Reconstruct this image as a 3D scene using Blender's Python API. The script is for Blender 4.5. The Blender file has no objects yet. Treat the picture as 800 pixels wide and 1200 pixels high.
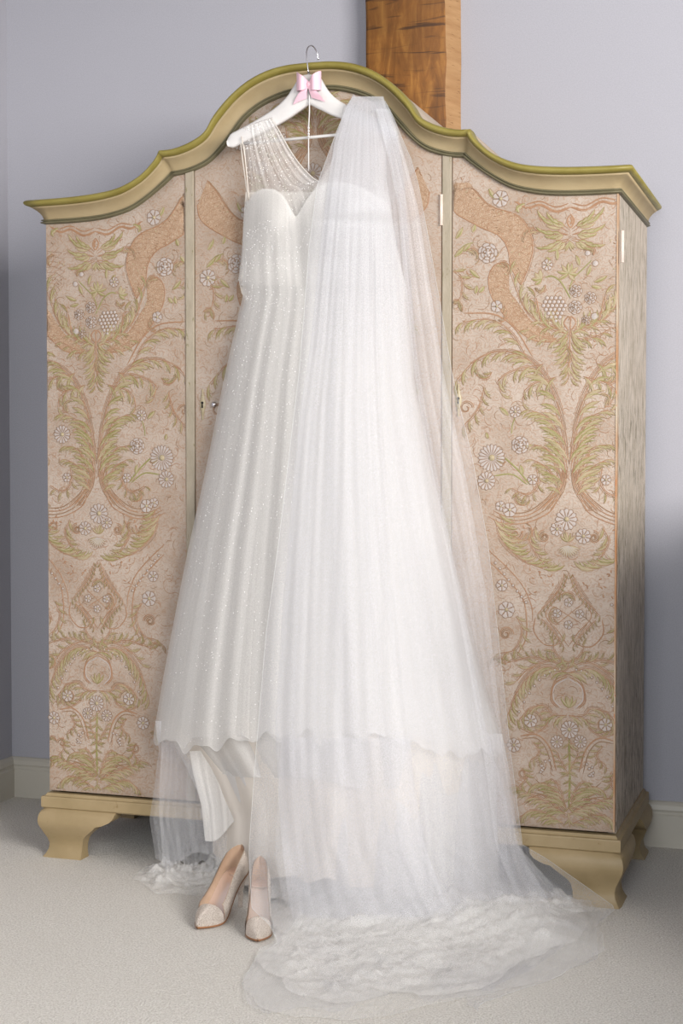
import bpy, math, random
import numpy as np
from mathutils import Vector
random.seed(7); rng = np.random.default_rng(7)
PI = math.pi
SC = bpy.context.scene
COL = SC.collection

# ------------------------------------------------------------------ camera
CAM = np.array([2.0215, -3.6368, 1.0736]); FPX = 1786.237; PITCH = .0352; YAW = .3167
cd = bpy.data.cameras.new('camera'); cam = bpy.data.objects.new('camera', cd); COL.objects.link(cam)
cam.location = CAM; cam.rotation_euler = (PI/2-PITCH, 0, YAW)
cd.sensor_fit = 'HORIZONTAL'; cd.sensor_width = 36; cd.lens = FPX/800*36; cd.clip_start = .05
SC.camera = cam
# ------------------------------------------------------------------ view, world, lights
SC.view_settings.view_transform = 'Standard'; SC.view_settings.look = 'None'
SC.view_settings.gamma = 1; SC.view_settings.use_curve_mapping = False
SC.view_settings.exposure = 0.57
SC.cycles.transparent_max_bounces = 40; SC.cycles.max_bounces = 10; SC.cycles.diffuse_bounces = 5
SC.cycles.caustics_reflective = False; SC.cycles.caustics_refractive = False
W = bpy.data.worlds.new('world'); SC.world = W; W.use_nodes = True
bg = W.node_tree.nodes['Background']; bg.inputs[0].default_value = (.90, .94, 1.0, 1); bg.inputs[1].default_value = .6

def area(name, loc, target, sx, sy, power, col):
    l = bpy.data.lights.new(name, 'AREA'); l.shape = 'RECTANGLE'; l.size = sx; l.size_y = sy; l.energy = power; l.color = col
    o = bpy.data.objects.new(name, l); COL.objects.link(o); o.location = loc
    o.rotation_euler = (Vector(target)-Vector(loc)).to_track_quat('-Z', 'Y').to_euler()
    return o
area('window_daylight', (4.6, -3.3, 2.25), (1.0, -.2, .8), 2.4, 1.3, 228, (1, .968, .935))      # outside the right-hand window
area('window_daylight', (2.0, -5.62, 1.75), (0.9, 0, .6), 2.0, 1.6, 84, (.90, .955, 1))          # in the window behind the camera

# ------------------------------------------------------------------ helpers
fw = np.array([-math.sin(YAW)*math.cos(PITCH), math.cos(YAW)*math.cos(PITCH), -math.sin(PITCH)])
rt = np.array([math.cos(YAW), math.sin(YAW), 0]); up = np.cross(rt, fw)
def ray(u, v): return fw+rt*(u-400)/FPX-up*(v-600)/FPX
def aty(u, v, y):                      # point of the photograph's pixel (u, v) on the upright plane y
    d = ray(u, v); return CAM+d*(y-CAM[1])/d[1]
def atz(u, v, z=0):
    d = ray(u, v); return CAM+d*(z-CAM[2])/d[2]
def AT(u, v, y):                       # vectorised aty
    u = np.asarray(u, float); v = np.asarray(v, float); y = np.asarray(y, float)
    d = fw+rt*((u-400)/FPX)[..., None]-up*((v-600)/FPX)[..., None]
    return CAM+d*((y-CAM[1])/d[..., 1])[..., None]

class MB:
    def __init__(s): s.v = []; s.f = []; s.m = []; s.n = 0
    def add(s, verts, faces, mi=0):
        b = s.n; s.v.extend([tuple(map(float, p)) for p in verts]); s.n += len(verts)
        for f in faces: s.f.append(tuple(i+b for i in f)); s.m.append(mi)
    def grid(s, P, mi=0, closed_u=False, closed_v=False, uvs=None):
        P = np.asarray(P, float); a, b = P.shape[:2]
        fs = []
        for i in range(a if closed_u else a-1):
            for j in range(b if closed_v else b-1):
                i2 = (i+1) % a; j2 = (j+1) % b
                fs.append((i*b+j, i*b+j2, i2*b+j2, i2*b+j))
        s.add(P.reshape(-1, 3), fs, mi)
    def box(s, x0, x1, y0, y1, z0, z1, mi=0, bev=0):
        v = [(x, y, z) for x in (x0, x1) for y in (y0, y1) for z in (z0, z1)]
        s.add(v, [(0, 1, 3, 2), (4, 6, 7, 5), (0, 4, 5, 1), (2, 3, 7, 6), (0, 2, 6, 4), (1, 5, 7, 3)], mi)
    def tube(s, pts, r, n=8, mi=0, cap=True, flat=1.0):
        pts = np.asarray(pts, float); k = len(pts); r = np.broadcast_to(np.asarray(r, float), (k,))
        T = np.gradient(pts, axis=0); T /= np.linalg.norm(T, axis=1)[:, None]+1e-12
        ref = np.array([0, 0, 1.]) if abs(T[0][2]) < .9 else np.array([1., 0, 0])
        N = np.cross(T[0], ref); N /= np.linalg.norm(N); R = []
        for i in range(k):
            N = N-T[i]*np.dot(N, T[i]); N /= np.linalg.norm(N)+1e-12; B = np.cross(T[i], N)
            R.append([pts[i]+r[i]*(math.cos(2*PI*j/n)*N+flat*math.sin(2*PI*j/n)*B) for j in range(n)])
        b0 = s.n; s.grid(R, mi, closed_v=True)
        if cap: s.f += [tuple(b0+j for j in range(n))[::-1], tuple(b0+(k-1)*n+j for j in range(n))]; s.m += [mi, mi]
    def ball(s, c, r, mi=0, nu=8, nv=5, sc=(1, 1, 1)):
        P = [[(c[0]+r*sc[0]*math.sin(PI*i/nv)*math.cos(2*PI*j/nu), c[1]+r*sc[1]*math.sin(PI*i/nv)*math.sin(2*PI*j/nu), c[2]+r*sc[2]*math.cos(PI*i/nv)) for j in range(nu)] for i in range(nv+1)]
        s.grid(P, mi, closed_v=True)
    def build(s, name, mats, parent=None, smooth=True, recalc=False):
        me = bpy.data.meshes.new(name); me.from_pydata(s.v, [], s.f); me.update()
        for m in (mats if isinstance(mats, (list, tuple)) else [mats]): me.materials.append(m)
        me.polygons.foreach_set('material_index', np.array(s.m, dtype=np.int32))
        me.polygons.foreach_set('use_smooth', np.full(len(s.f), smooth))
        o = bpy.data.objects.new(name, me); COL.objects.link(o)
        if parent: o.parent = parent
        return o

def gridobj(name, P, mat, parent=None, UV=None, closed_v=False, smooth=True):
    m = MB(); m.grid(P, closed_v=closed_v); o = m.build(name, mat, parent, smooth)
    if UV is not None:
        me = o.data; uvl = me.uv_layers.new(name='UVMap'); flat = np.asarray(UV, np.float32).reshape(-1, 2)
        li = np.empty(len(me.loops), np.int32); me.loops.foreach_get('vertex_index', li)
        uvl.data.foreach_set('uv', flat[li].ravel())
    return o
def tag(o, label=None, cat=None, kind=None, group=None):
    if label: o['label'] = label
    if cat: o['category'] = cat
    if kind: o['kind'] = kind
    if group: o['group'] = group
    return o
def empty(name, loc=(0, 0, 0)):
    o = bpy.data.objects.new(name, None); COL.objects.link(o); o.location = loc; o.empty_display_size = .05
    return o
def cat(pts, n):                        # Catmull-Rom resampling of a polyline to n points
    P = np.asarray(pts, float); k = len(P)
    if k == 2: t = np.linspace(0, 1, n)[:, None]; return P[0]*(1-t)+P[1]*t
    E = np.vstack([2*P[0]-P[1], P, 2*P[-1]-P[-2]])
    d = np.r_[0, np.cumsum(np.linalg.norm(np.diff(P, axis=0), axis=1))]; d /= d[-1]
    out = []
    for t in np.linspace(0, 1, n):
        i = min(max(np.searchsorted(d, t, side='right')-1, 0), k-2); u = (t-d[i])/(d[i+1]-d[i]+1e-12)
        p0, p1, p2, p3 = E[i:i+4]
        out.append(.5*((2*p1)+(-p0+p2)*u+(2*p0-5*p1+4*p2-p3)*u*u+(-p0+3*p1-3*p2+p3)*u**3))
    return np.array(out)
def tab(rows):                          # interpolated table: tab([(py, a, b..)])(py) -> columns
    R = np.asarray(sorted(rows), float)
    return lambda q, c=1: np.interp(q, R[:, 0], R[:, c])

# ------------------------------------------------------------------ materials
class NT:
    def __init__(s, name):
        s.mat = bpy.data.materials.new(name); s.mat.use_nodes = True; s.t = s.mat.node_tree; s.t.nodes.clear()
        s.out = s.n('ShaderNodeOutputMaterial')
    def n(s, typ, **kw):
        nd = s.t.nodes.new(typ)
        for k, v in kw.items():
            if k.startswith('i_'):
                nd.inputs[k[2:].replace('_', ' ')].default_value = v
            else: setattr(nd, k, v)
        return nd
    def l(s, a, b): s.t.links.new(a, b)
    def coord(s, scale=(1, 1, 1), src='Object', rot=(0, 0, 0)):
        tc = s.n('ShaderNodeTexCoord'); mp = s.n('ShaderNodeMapping'); mp.inputs['Scale'].default_value = scale; mp.inputs['Rotation'].default_value = rot
        s.l(tc.outputs[src], mp.inputs[0]); return mp.outputs[0]
    def noise(s, vec, scale, detail=4, rough=.55, dist=0):
        nd = s.n('ShaderNodeTexNoise'); nd.inputs['Scale'].default_value = scale; nd.inputs['Detail'].default_value = detail
        nd.inputs['Roughness'].default_value = rough; nd.inputs['Distortion'].default_value = dist
        s.l(vec, nd.inputs['Vector']); return nd.outputs[0]
    def ramp(s, fac, stops):
        r = s.n('ShaderNodeValToRGB'); el = r.color_ramp.elements
        while len(el) < len(stops): el.new(.5)
        for e, (p, c) in zip(el, stops):
            e.position = p; e.color = (*c, 1) if hasattr(c, '__len__') else (c, c, c, 1)
        s.l(fac, r.inputs[0]); return r.outputs[0]
    def mix(s, fac, a, b, mode='MIX'):
        m = s.n('ShaderNodeMix'); m.data_type = 'RGBA'; m.blend_type = mode
        for sock, val in ((m.inputs[0], fac), (m.inputs[6], a), (m.inputs[7], b)):
            if hasattr(val, 'is_linked'): s.l(val, sock)
            else: sock.default_value = val if not hasattr(val, '__len__') else (*val, 1)
        return m.outputs[2]
    def bump(s, h, strength=.3, dist=.002):
        b = s.n('ShaderNodeBump'); b.inputs['Strength'].default_value = strength; b.inputs['Distance'].default_value = dist
        s.l(h, b.inputs['Height']); return b.outputs[0]
    def bsdf(s, col, rough=.6, normal=None, metal=0, spec=.4):
        p = s.n('ShaderNodeBsdfPrincipled'); p.inputs['Roughness'].default_value = rough; p.inputs['Metallic'].default_value = metal
        p.inputs['Specular IOR Level'].default_value = spec
        if hasattr(col, 'is_linked'): s.l(col, p.inputs['Base Color'])
        else: p.inputs['Base Color'].default_value = (*col, 1)
        if normal is not None: s.l(normal, p.inputs['Normal'])
        s.l(p.outputs[0], s.out.inputs[0]); return p
def srgb(r, g, b):
    f = lambda c: (c/255/12.92 if c/255 <= .04045 else ((c/255+.055)/1.055)**2.4)
    return (f(r), f(g), f(b))

def paint_mat(name, c1, c2, scale=8, rough=.55, grain=(1, 1, 1), bump=.15, wear=None, wfrac=.62):
    t = NT(name); v = t.coord(grain); n1 = t.noise(v, scale, 6, .6)
    col = t.ramp(n1, [(.3, c1), (.7, c2)])
    if wear is not None:
        n2 = t.noise(v, scale*3.1, 8, .7); w = t.ramp(n2, [(wfrac, 0), (wfrac+.06, 1)])
        col = t.mix(w, col, wear)
    t.bsdf(col, rough, t.bump(t.noise(v, scale*6, 6, .6), bump, .002)); return t.mat

M = {}
def wall_mat():
    t = NT('lavender_wall_paint'); v = t.coord()
    col = t.ramp(t.noise(v, 320, 2, .7), [(.3, srgb(162, 161, 168)), (.7, srgb(175, 174, 181))])
    t.bsdf(col, .8, t.bump(t.noise(v, 260, 3, .6), .12, .001), spec=.2); return t.mat
M['wall'] = wall_mat()
M['skirting'] = paint_mat('skirting_paint', srgb(186, 180, 168), srgb(192, 186, 174), 5, .45, bump=.04)
M['ceiling'] = paint_mat('ceiling_paint', srgb(176, 172, 164), srgb(186, 182, 174), 4, .9)
def carpet_mat():
    t = NT('cream_carpet'); v = t.coord()
    f = t.noise(v, 230, 2, .8); g = t.noise(v, 60, 4, .6); b = t.noise(v, 3.0, 4, .6)
    col = t.ramp(f, [(.38, srgb(206, 200, 191)), (.62, srgb(246, 242, 235))])
    col = t.mix(t.ramp(b, [(.3, .0), (.7, .35)]), col, srgb(226, 220, 211))
    h = t.mix(.35, f, g)
    t.bsdf(col, .95, t.bump(h, 1.0, .012), spec=.1); return t.mat
M['carpet'] = carpet_mat()
def timber_mat():
    t = NT('old_oak_timber'); v = t.coord((1, 1, .22)); vw = t.coord((1, 1, 1))
    n1 = t.noise(v, 22, 8, .65, 1.2); n2 = t.noise(vw, 5, 4, .6, .5)
    col = t.ramp(n1, [(.25, srgb(84, 50, 16)), (.5, srgb(132, 84, 32)), (.75, srgb(176, 124, 58))])
    dark = t.ramp(n2, [(.42, 0), (.62, 1)]); col = t.mix(dark, t.mix(.45, col, srgb(70, 40, 14)), col)
    # short cross-grain adze marks
    vm = t.coord((7, 7, 62)); nm = t.noise(vm, 1.0, 2, .5, .6); mk = t.ramp(nm, [(.58, 0), (.68, .9)])
    col = t.mix(mk, col, srgb(60, 36, 16))
    t.bsdf(col, .65, t.bump(t.mix(.5, n1, nm), .5, .004)); return t.mat
M['timber'] = timber_mat()
M['sapwood'] = paint_mat('pale_sapwood', srgb(156, 116, 76), srgb(178, 140, 98), 7, .65, (1, 1, 9), .3, srgb(112, 76, 44), .60)
M['olive'] = paint_mat('olive_gilt_paint', srgb(124, 112, 50), srgb(142, 130, 68), 14, .42, bump=.25, wear=srgb(174, 162, 112), wfrac=.68)
M['cove'] = paint_mat('stone_beige_paint', srgb(154, 135, 101), srgb(166, 148, 114), 9, .6, bump=.2)
M['bead'] = paint_mat('grey_green_paint', srgb(94, 88, 66), srgb(110, 103, 78), 16, .5, bump=.2)
M['roof'] = paint_mat('pale_raw_board', srgb(182, 166, 148), srgb(192, 176, 160), 4, .8)
M['plinth'] = paint_mat('ochre_beige_paint', srgb(146, 127, 92), srgb(160, 140, 106), 12, .5, bump=.2, wear=srgb(136, 114, 78), wfrac=.62)
M['dark_inside'] = paint_mat('dark_old_wood', srgb(58, 46, 34), srgb(72, 58, 42), 8, .8)
M['stile'] = paint_mat('worn_sage_paint', srgb(148, 137, 118), srgb(166, 154, 136), 40, .6, (1, 1, .3), .4, srgb(122, 114, 82), .60)
def side_mat():
    t = NT('crackled_side_paint'); v = t.coord((6, 6, .8)); v2 = t.coord((1, 1, 1))
    a = t.noise(v, 14, 8, .72); b = t.noise(v, 34, 6, .7); c = t.noise(v2, 2.3, 4)
    col = t.ramp(a, [(.34, srgb(128, 117, 94)), (.47, srgb(184, 171, 154)), (.62, srgb(204, 192, 178))])
    st = t.ramp(b, [(.50, 0), (.60, 1)]); st2 = t.ramp(c, [(.40, .45), (.58, 1)])
    col = t.mix(t.mix(1.0, st, st2, 'MULTIPLY'), col, srgb(92, 84, 62))
    t.bsdf(col, .6, t.bump(b, .4, .003)); return t.mat
M['side'] = side_mat()
def door_mat():
    t = NT('embossed_door_leather'); v = t.coord()
    a = t.noise(v, 7, 5, .6); b = t.noise(v, 60, 6, .7)
    base = t.ramp(a, [(.3, srgb(154, 135, 118)), (.7, srgb(178, 163, 150))])
    # fine tan tooling between the ornaments: warped rings
    nd = t.n('ShaderNodeTexWave'); nd.wave_type = 'RINGS'; nd.inputs['Scale'].default_value = 22; nd.inputs['Distortion'].default_value = 20
    nd.inputs['Detail'].default_value = 3; nd.inputs['Detail Scale'].default_value = 2.2; t.l(v, nd.inputs['Vector'])
    ln = t.ramp(nd.outputs[1], [(.78, 0), (.95, .40)])
    col = t.mix(ln, base, srgb(146, 106, 72))
    sp = t.ramp(b, [(.55, 0), (.72, .45)]); col = t.mix(sp, col, srgb(154, 126, 100))
    t.bsdf(col, .55, t.bump(t.mix(.5, b, nd.outputs[1]), .35, .002)); return t.mat
M['door'] = door_mat()
M['leaf'] = paint_mat('faded_green_paint', srgb(122, 117, 66), srgb(146, 139, 92), 30, .5, bump=.3, wear=srgb(164, 148, 124), wfrac=.6)
M['leaf_pale'] = paint_mat('pale_leaf_paint', srgb(154, 140, 106), srgb(168, 152, 124), 30, .5, bump=.3)
M['line'] = paint_mat('tan_scroll_paint', srgb(142, 104, 76), srgb(160, 126, 98), 30, .5, bump=.3, wear=srgb(172, 153, 136), wfrac=.6)
M['outline'] = paint_mat('brown_tooled_line', srgb(124, 96, 70), srgb(144, 114, 88), 24, .55, bump=.2, wear=srgb(164, 138, 112), wfrac=.58)
M['petal'] = paint_mat('grey_white_petal_paint', srgb(166, 154, 147), srgb(177, 166, 159), 30, .5, bump=.25)
M['band'] = paint_mat('tan_diaper_paint', srgb(152, 120, 92), srgb(172, 144, 118), 90, .55, bump=.8, wear=srgb(180, 158, 136), wfrac=.52)
M['rust'] = paint_mat('rubbed_edge_paint', srgb(168, 118, 74), srgb(180, 164, 142), 26, .55, (1, 1, .35), wear=srgb(176, 100, 42), wfrac=.58)
M['brass'] = paint_mat('aged_white_metal', srgb(176, 164, 138), srgb(156, 140, 108), 80, .4, bump=.1)
M['black'] = paint_mat('dark_keyhole', srgb(20, 18, 16), srgb(26, 24, 20), 8, .9)
M['hinge'] = paint_mat('pink_white_hinge_paint', srgb(214, 196, 182), srgb(224, 208, 196), 60, .4, bump=.1)
M['white_wood'] = paint_mat('white_painted_wood', srgb(206, 202, 199), srgb(212, 208, 205), 20, .4, bump=.03)
t = NT('polished_hook_metal'); t.bsdf((.62, .60, .62), .22, metal=1); M['steel'] = t.mat
def satin(name, c, rough=.4, sheen=.2):
    t = NT(name); v = t.coord(); p = t.bsdf(c, rough, t.bump(t.noise(v, 300, 3), .05, .001)); p.inputs['Sheen Weight'].default_value = sheen; return t.mat
M['bow'] = satin('pink_satin_ribbon', srgb(226, 184, 196), .35)
def cloth(name, c, trans=.35, bead=False):
    t = NT(name); v = t.coord((1, 1, .15)); f = t.noise(t.coord(), 380, 2, .8) if bead else t.noise(v, 90, 4, .6)
    d = t.n('ShaderNodeBsdfDiffuse'); tr = t.n('ShaderNodeBsdfTranslucent'); m = t.n('ShaderNodeMixShader')
    col = t.ramp(f, [(.35, tuple(x*(.80 if bead else .96) for x in c)), (.65, c)]); t.l(col, d.inputs[0]); t.l(col, tr.inputs[0]); m.inputs[0].default_value = trans
    t.l(d.outputs[0], m.inputs[1]); t.l(tr.outputs[0], m.inputs[2]); t.l(m.outputs[0], t.out.inputs[0]); return t.mat
def tulle(name, c, lo, hi, streak=40, mesh=True, trans=.45, gather=0):
    """sheer net: a share of light passes straight through; the weave is denser in gathered streaks along the fall (UV)"""
    t = NT(name); tc = t.n('ShaderNodeTexCoord'); mp = t.n('ShaderNodeMapping'); mp.inputs['Scale'].default_value = (streak, 1.0, 1)
    t.l(tc.outputs['UV'], mp.inputs[0]); f = t.noise(mp.outputs[0], 1.0, 6, .62)
    g = t.noise(t.coord(), 700, 1, .5)
    den = t.ramp(f, [(.30, lo), (.72, hi)])
    if gather:
        sp = t.n('ShaderNodeSeparateXYZ'); t.l(tc.outputs['UV'], sp.inputs[0]); gr = t.ramp(sp.outputs[1], [(0, gather), (.10, gather*.6), (.30, 0)])
        den = t.mix(gr, den, (1, 1, 1))
    den = t.mix(.14, den, t.ramp(g, [(.35, 0), (.65, 1)]))
    d = t.n('ShaderNodeBsdfDiffuse'); tr = t.n('ShaderNodeBsdfTranslucent'); m = t.n('ShaderNodeMixShader'); m.inputs[0].default_value = trans
    d.inputs[0].default_value = (*c, 1); tr.inputs[0].default_value = (*c, 1)
    t.l(d.outputs[0], m.inputs[1]); t.l(tr.outputs[0], m.inputs[2])
    tp = t.n('ShaderNodeBsdfTransparent'); mm = t.n('ShaderNodeMixShader')
    t.l(den, mm.inputs[0]); t.l(tp.outputs[0], mm.inputs[1]); t.l(m.outputs[0], mm.inputs[2]); t.l(mm.outputs[0], t.out.inputs[0]); return t.mat
M['lining'] = cloth('ivory_satin_lining', srgb(230, 221, 210), .15)
M['inner'] = cloth('white_underskirt_net', srgb(236, 233, 230), .35)
M['bodice'] = cloth('ivory_beaded_bodice', srgb(228, 222, 214), .1, True)
M['organza'] = tulle('ivory_organza', srgb(230, 227, 223), .55, .75, 16, trans=.15)
M['tulle'] = tulle('ivory_skirt_tulle', srgb(234, 231, 227), .42, .58, 26, trans=.12)
M['illusion'] = tulle('sheer_illusion_net', srgb(248, 245, 242), .26, .52, 20, trans=.2)
M['veil'] = tulle('soft_white_veil_net', srgb(222, 222, 226), .20, .34, 14, gather=.55)
M['veil_wing'] = tulle('soft_white_veil_single_net', srgb(236, 236, 239), .17, .27, 8, gather=.3)
M['veil_pool'] = tulle('soft_white_veil_on_floor', srgb(246, 244, 241), .16, .32, 14, trans=.15)
M['hem'] = tulle('rolled_hem_thread', srgb(242, 242, 242), .35, .6, 6)
t = NT('pearl_bead'); t.bsdf((.95, .94, .93), .12, spec=.9); M['pearl'] = t.mat
def glitter():
    t = NT('champagne_glitter'); v = t.coord(); vo = t.n('ShaderNodeTexVoronoi'); vo.inputs['Scale'].default_value = 900; t.l(v, vo.inputs['Vector'])
    col = t.ramp(t.noise(v, 800, 2), [(.35, srgb(176, 156, 138)), (.6, srgb(250, 240, 230))])
    nm = t.n('ShaderNodeMix'); p = t.bsdf(col, .35, t.bump(vo.outputs[0], .8, .002), metal=.55); return t.mat
M['glitter'] = glitter()
t = NT('rose_gold_insole'); p = t.bsdf(srgb(232, 212, 200), .2, metal=.6); M['insole'] = t.mat
M['shoe_lining'] = paint_mat('tan_leather_lining', srgb(190, 160, 134), srgb(204, 176, 152), 30, .4, bump=.1)
M['sole'] = paint_mat('brown_leather_sole', srgb(150, 104, 70), srgb(164, 118, 82), 30, .5, bump=.1)

# ------------------------------------------------------------------ room shell
WY = .622; LX = -.478; RX = 2.75; FY = -5.7; CZ = 3.2
def struct(name, mb, mat, parent=None, smooth=False):
    o = mb.build(name, mat, parent, smooth)
    if parent is None: o['kind'] = 'structure'
    return o
b = MB(); b.box(LX-.1, RX+.1, FY-.1, WY+.1, -.1, 0); struct('floor', b, M['carpet'])
b = MB(); b.box(LX-.1, RX+.1, WY, WY+.1, 0, CZ); struct('wall_back', b, M['wall'])
b = MB(); b.box(LX-.1, LX, FY, WY, 0, CZ); struct('wall_left', b, M['wall'])
b = MB(); b.box(LX-.1, RX+.1, FY-.1, WY+.1, CZ, CZ+.1); struct('ceiling', b, M['ceiling'])
# right wall with a window (light comes in over its sill), front wall with a window
WA, WB, WS, WT = -3.4, -.25, .92, 2.7
b = MB(); b.box(RX, RX+.1, FY, WA, 0, CZ); b.box(RX, RX+.1, WB, WY, 0, CZ); b.box(RX, RX+.1, WA, WB, 0, WS); b.box(RX, RX+.1, WA, WB, WT, CZ); struct('wall_right', b, M['wall'])
b = MB(); b.box(RX-.02, RX+.12, WA, WB, WS, WS+.03); b.box(RX+.03, RX+.07, WA, WA+.05, WS, WT); b.box(RX+.03, RX+.07, WB-.05, WB, WS, WT); b.box(RX+.03, RX+.07, WA, WB, WT-.05, WT); b.box(RX+.03, RX+.07, (WA+WB)/2-.02, (WA+WB)/2+.02, WS, WT); struct('window_1', b, M['skirting'])
b = MB(); b.box(LX-.1, .9, FY-.1, FY, 0, CZ); b.box(2.6, RX+.1, FY-.1, FY, 0, CZ); b.box(.9, 2.6, FY-.1, FY, 0, .85); b.box(.9, 2.6, FY-.1, FY, 2.6, CZ); struct('wall_front', b, M['wall'])
b = MB(); b.box(1.98, RX, -.72, WY, 0, 1.02); b.box(1.95, RX, -.75, WY, 1.02, 1.05); struct('added_shade_ledge', b, M['wall'])   # low block added out of view to shade the lower right corner
def baseboard(name, p, q, nrm):
    prof = [(0, 0), (.018, 0), (.018, .088), (.014, .092), (.014, .098), (.017, .104), (.013, .116), (.006, .124), (0, .126)]
    P = [[(e[0]+nrm[0]*o, e[1]+nrm[1]*o, z) for (o, z) in prof] for e in (p, q)]
    m = MB(); m.grid(P); struct(name, m, M['skirting'])
baseboard('baseboard_back', (LX, WY), (RX, WY), (0, -1)); baseboard('baseboard_left', (LX, FY), (LX, WY), (1, 0))

# timber post on the back wall, waney right edge
post = empty('timber_post', (.83, .55, 0)); 
tag(post, 'rough brown timber post with pale sapwood edge standing against the lavender wall behind the wardrobe', 'post')
xl = aty(428, 50, .552)[0]; xr = aty(521, 50, .552)[0]; xb = aty(540, 50, WY)[0]
def postgrid(cols, n=60):
    P = []
    for i in range(n+1):
        z = CZ*i/n; w = .004*math.sin(z*7)+.003*math.sin(z*17+1)+.002*math.sin(z*41)
        P.append([(x+w*k-.83, y-.55+.002*math.sin(z*23+x*50), z) for x, y, k in cols])
    return P
m = MB(); m.grid(postgrid([(xl-.004, WY, 0), (xl, .556, .3), (xl+.012, .552, .4), ((xl+xr)/2, .550, .3), (xr-.006, .552, 1), (xr, .556, 1)])); m.build('heartwood_face', M['timber'], post)
m = MB(); m.grid(postgrid([(xr, .556, 1), ((xr+xb)/2, .585, .5), (xb, WY, .3)])); o = m.build('sapwood_edge', M['sapwood'], post); o['label'] = 'pale sapwood edge'

# ------------------------------------------------------------------ wardrobe
WW, DD, Z0 = 1.5165, .547, .1766; XM = WW/2
Th = [(0, 2.055), (.06, 2.053), (.114, 2.043), (.168, 2.020), (.217, 1.984), (.257, 1.942), (.281, 1.904), (.322, 1.880), (.37, 1.866), (.408, 1.864)]
Th2 = [(.408, 1.864), (.420, 1.842), (.458, 1.806), (.51, 1.780), (.56, 1.768), (.63, 1.761), (.70, 1.758), (.758, 1.757)]
Bh = [(0, 1.993), (.067, 1.988), (.136, 1.966), (.186, 1.933), (.22, 1.893), (.25, 1.860), (.288, 1.829), (.338, 1.810), (.384, 1.803)]
Bh2 = [(.384, 1.803), (.41, 1.782), (.458, 1.748), (.505, 1.722), (.56, 1.707), (.61, 1.700), (.68, 1.697), (.758, 1.697)]
T = np.vstack([cat(Th, 40), cat(Th2, 30)]); B = np.vstack([cat(Bh, 40), cat(Bh2, 30)])
T = np.vstack([T[::-1]*[-1, 1], T[1:]]); B = np.vstack([B[::-1]*[-1, 1], B[1:]])
def ztop(x): return np.interp(x-XM, B[:, 0], B[:, 1])
ward = empty('wardrobe', (XM, .25, 0)); WO = np.array([XM, .25, 0])
tag(ward, 'antique three-door wardrobe with serpentine cornice and faded painted floral doors', 'wardrobe')
def wpart(mb, name, mat, parent=ward, smooth=True):
    mb.v = [(x-WO[0], y-WO[1], z-WO[2]) for x, y, z in mb.v]
    return mb.build(name, mat, parent, smooth)
prof = [(-.02, .0), (0, .005), (.02, .010), (.055, .012), (.085, .009), (.10, .005), (.112, .0055), (.13, .010), (.16, .0105), (.185, .007), (.20, .004),
        (.24, .0045), (.34, .007), (.45, .012), (.55, .019), (.63, .027), (.69, .034), (.695, .030), (.705, .036), (.73, .042), (.78, .047), (.85, .049), (.92, .047), (.97, .041), (1.0, .033), (1.0, .0), (.97, -.02)]
sec = [0 if s < .2 else (1 if s < .695 else 2) for s, o in prof[:-1]]
path = []
nT = len(T)
path.append((0, DD, T[0], B[0], (-1, 0)))
path.append((0, 0, T[0], B[0], (-1, -1.0)))
for i in range(1, nT-1): path.append((None, 0, T[i], B[i], (0, -1.0)))
path.append((0, 0, T[-1], B[-1], (1, -1.0)))
path.append((0, DD, T[-1], B[-1], (1, 0)))
P = []
for (_, y, tt, bb, nn) in path:
    P.append([(XM+bb[0]*(1-s)+tt[0]*s+nn[0]*o*.8, y+nn[1]*o, bb[1]*(1-s)+tt[1]*s) for s, o in prof])
P = np.array(P)
cn = {0: MB(), 1: MB(), 2: MB()}
for k, nm, mt in ((0, 'cornice_bead', 'bead'), (1, 'cornice_cove', 'cove'), (2, 'cornice_crown_moulding', 'olive')):
    js = [j for j in range(len(sec)) if sec[j] == k]; cols = js+[js[-1]+1]
    m = MB(); m.grid(P[:, cols]); o = wpart(m, nm, M[mt])
    o['label'] = {0: 'grey-green double bead', 1: 'stone beige cove moulding', 2: 'olive rounded crown moulding'}[k]
# roof board following the arch, back board
m = MB(); m.grid([[(XM+t_[0], .0, t_[1]-.004), (XM+t_[0], DD, t_[1]-.004)] for t_ in T]); wpart(m, 'roof_board', M['roof'])
m = MB(); m.grid([[(XM+t_[0], DD, t_[1]-.004), (XM+t_[0], DD, .15)] for t_ in T]); wpart(m, 'back_board', M['dark_inside'])
for x0, x1 in ((0, .018), (WW-.018, WW)):
    m = MB(); m.box(x0, x1, .022, DD, Z0-.01, 1.71); wpart(m, 'side_panel', M['side'], smooth=False)
m = MB(); m.box(.018, WW-.018, .03, DD, Z0-.012, Z0); wpart(m, 'floor_board', M['dark_inside'], smooth=False)
m = MB(); m.grid([[(XM+x, .012, ztop(XM+x)+.03), (XM+x, .012, ztop(XM+x)-.012)] for x in np.linspace(-.755, .755, 80)]); wpart(m, 'top_rail', M['dark_inside'])
for x0, x1 in ((.4065, .4305), (1.089, 1.1125)):
    m = MB(); zt = float(min(ztop(x0), ztop(x1)))+.012
    m.box(x0, x1, -.004, .03, Z0+.002, zt); o = wpart(m, 'stile', M['stile'], smooth=False)
    bv = o.modifiers.new('bevel', 'BEVEL'); bv.width = .002; bv.segments = 2
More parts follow.
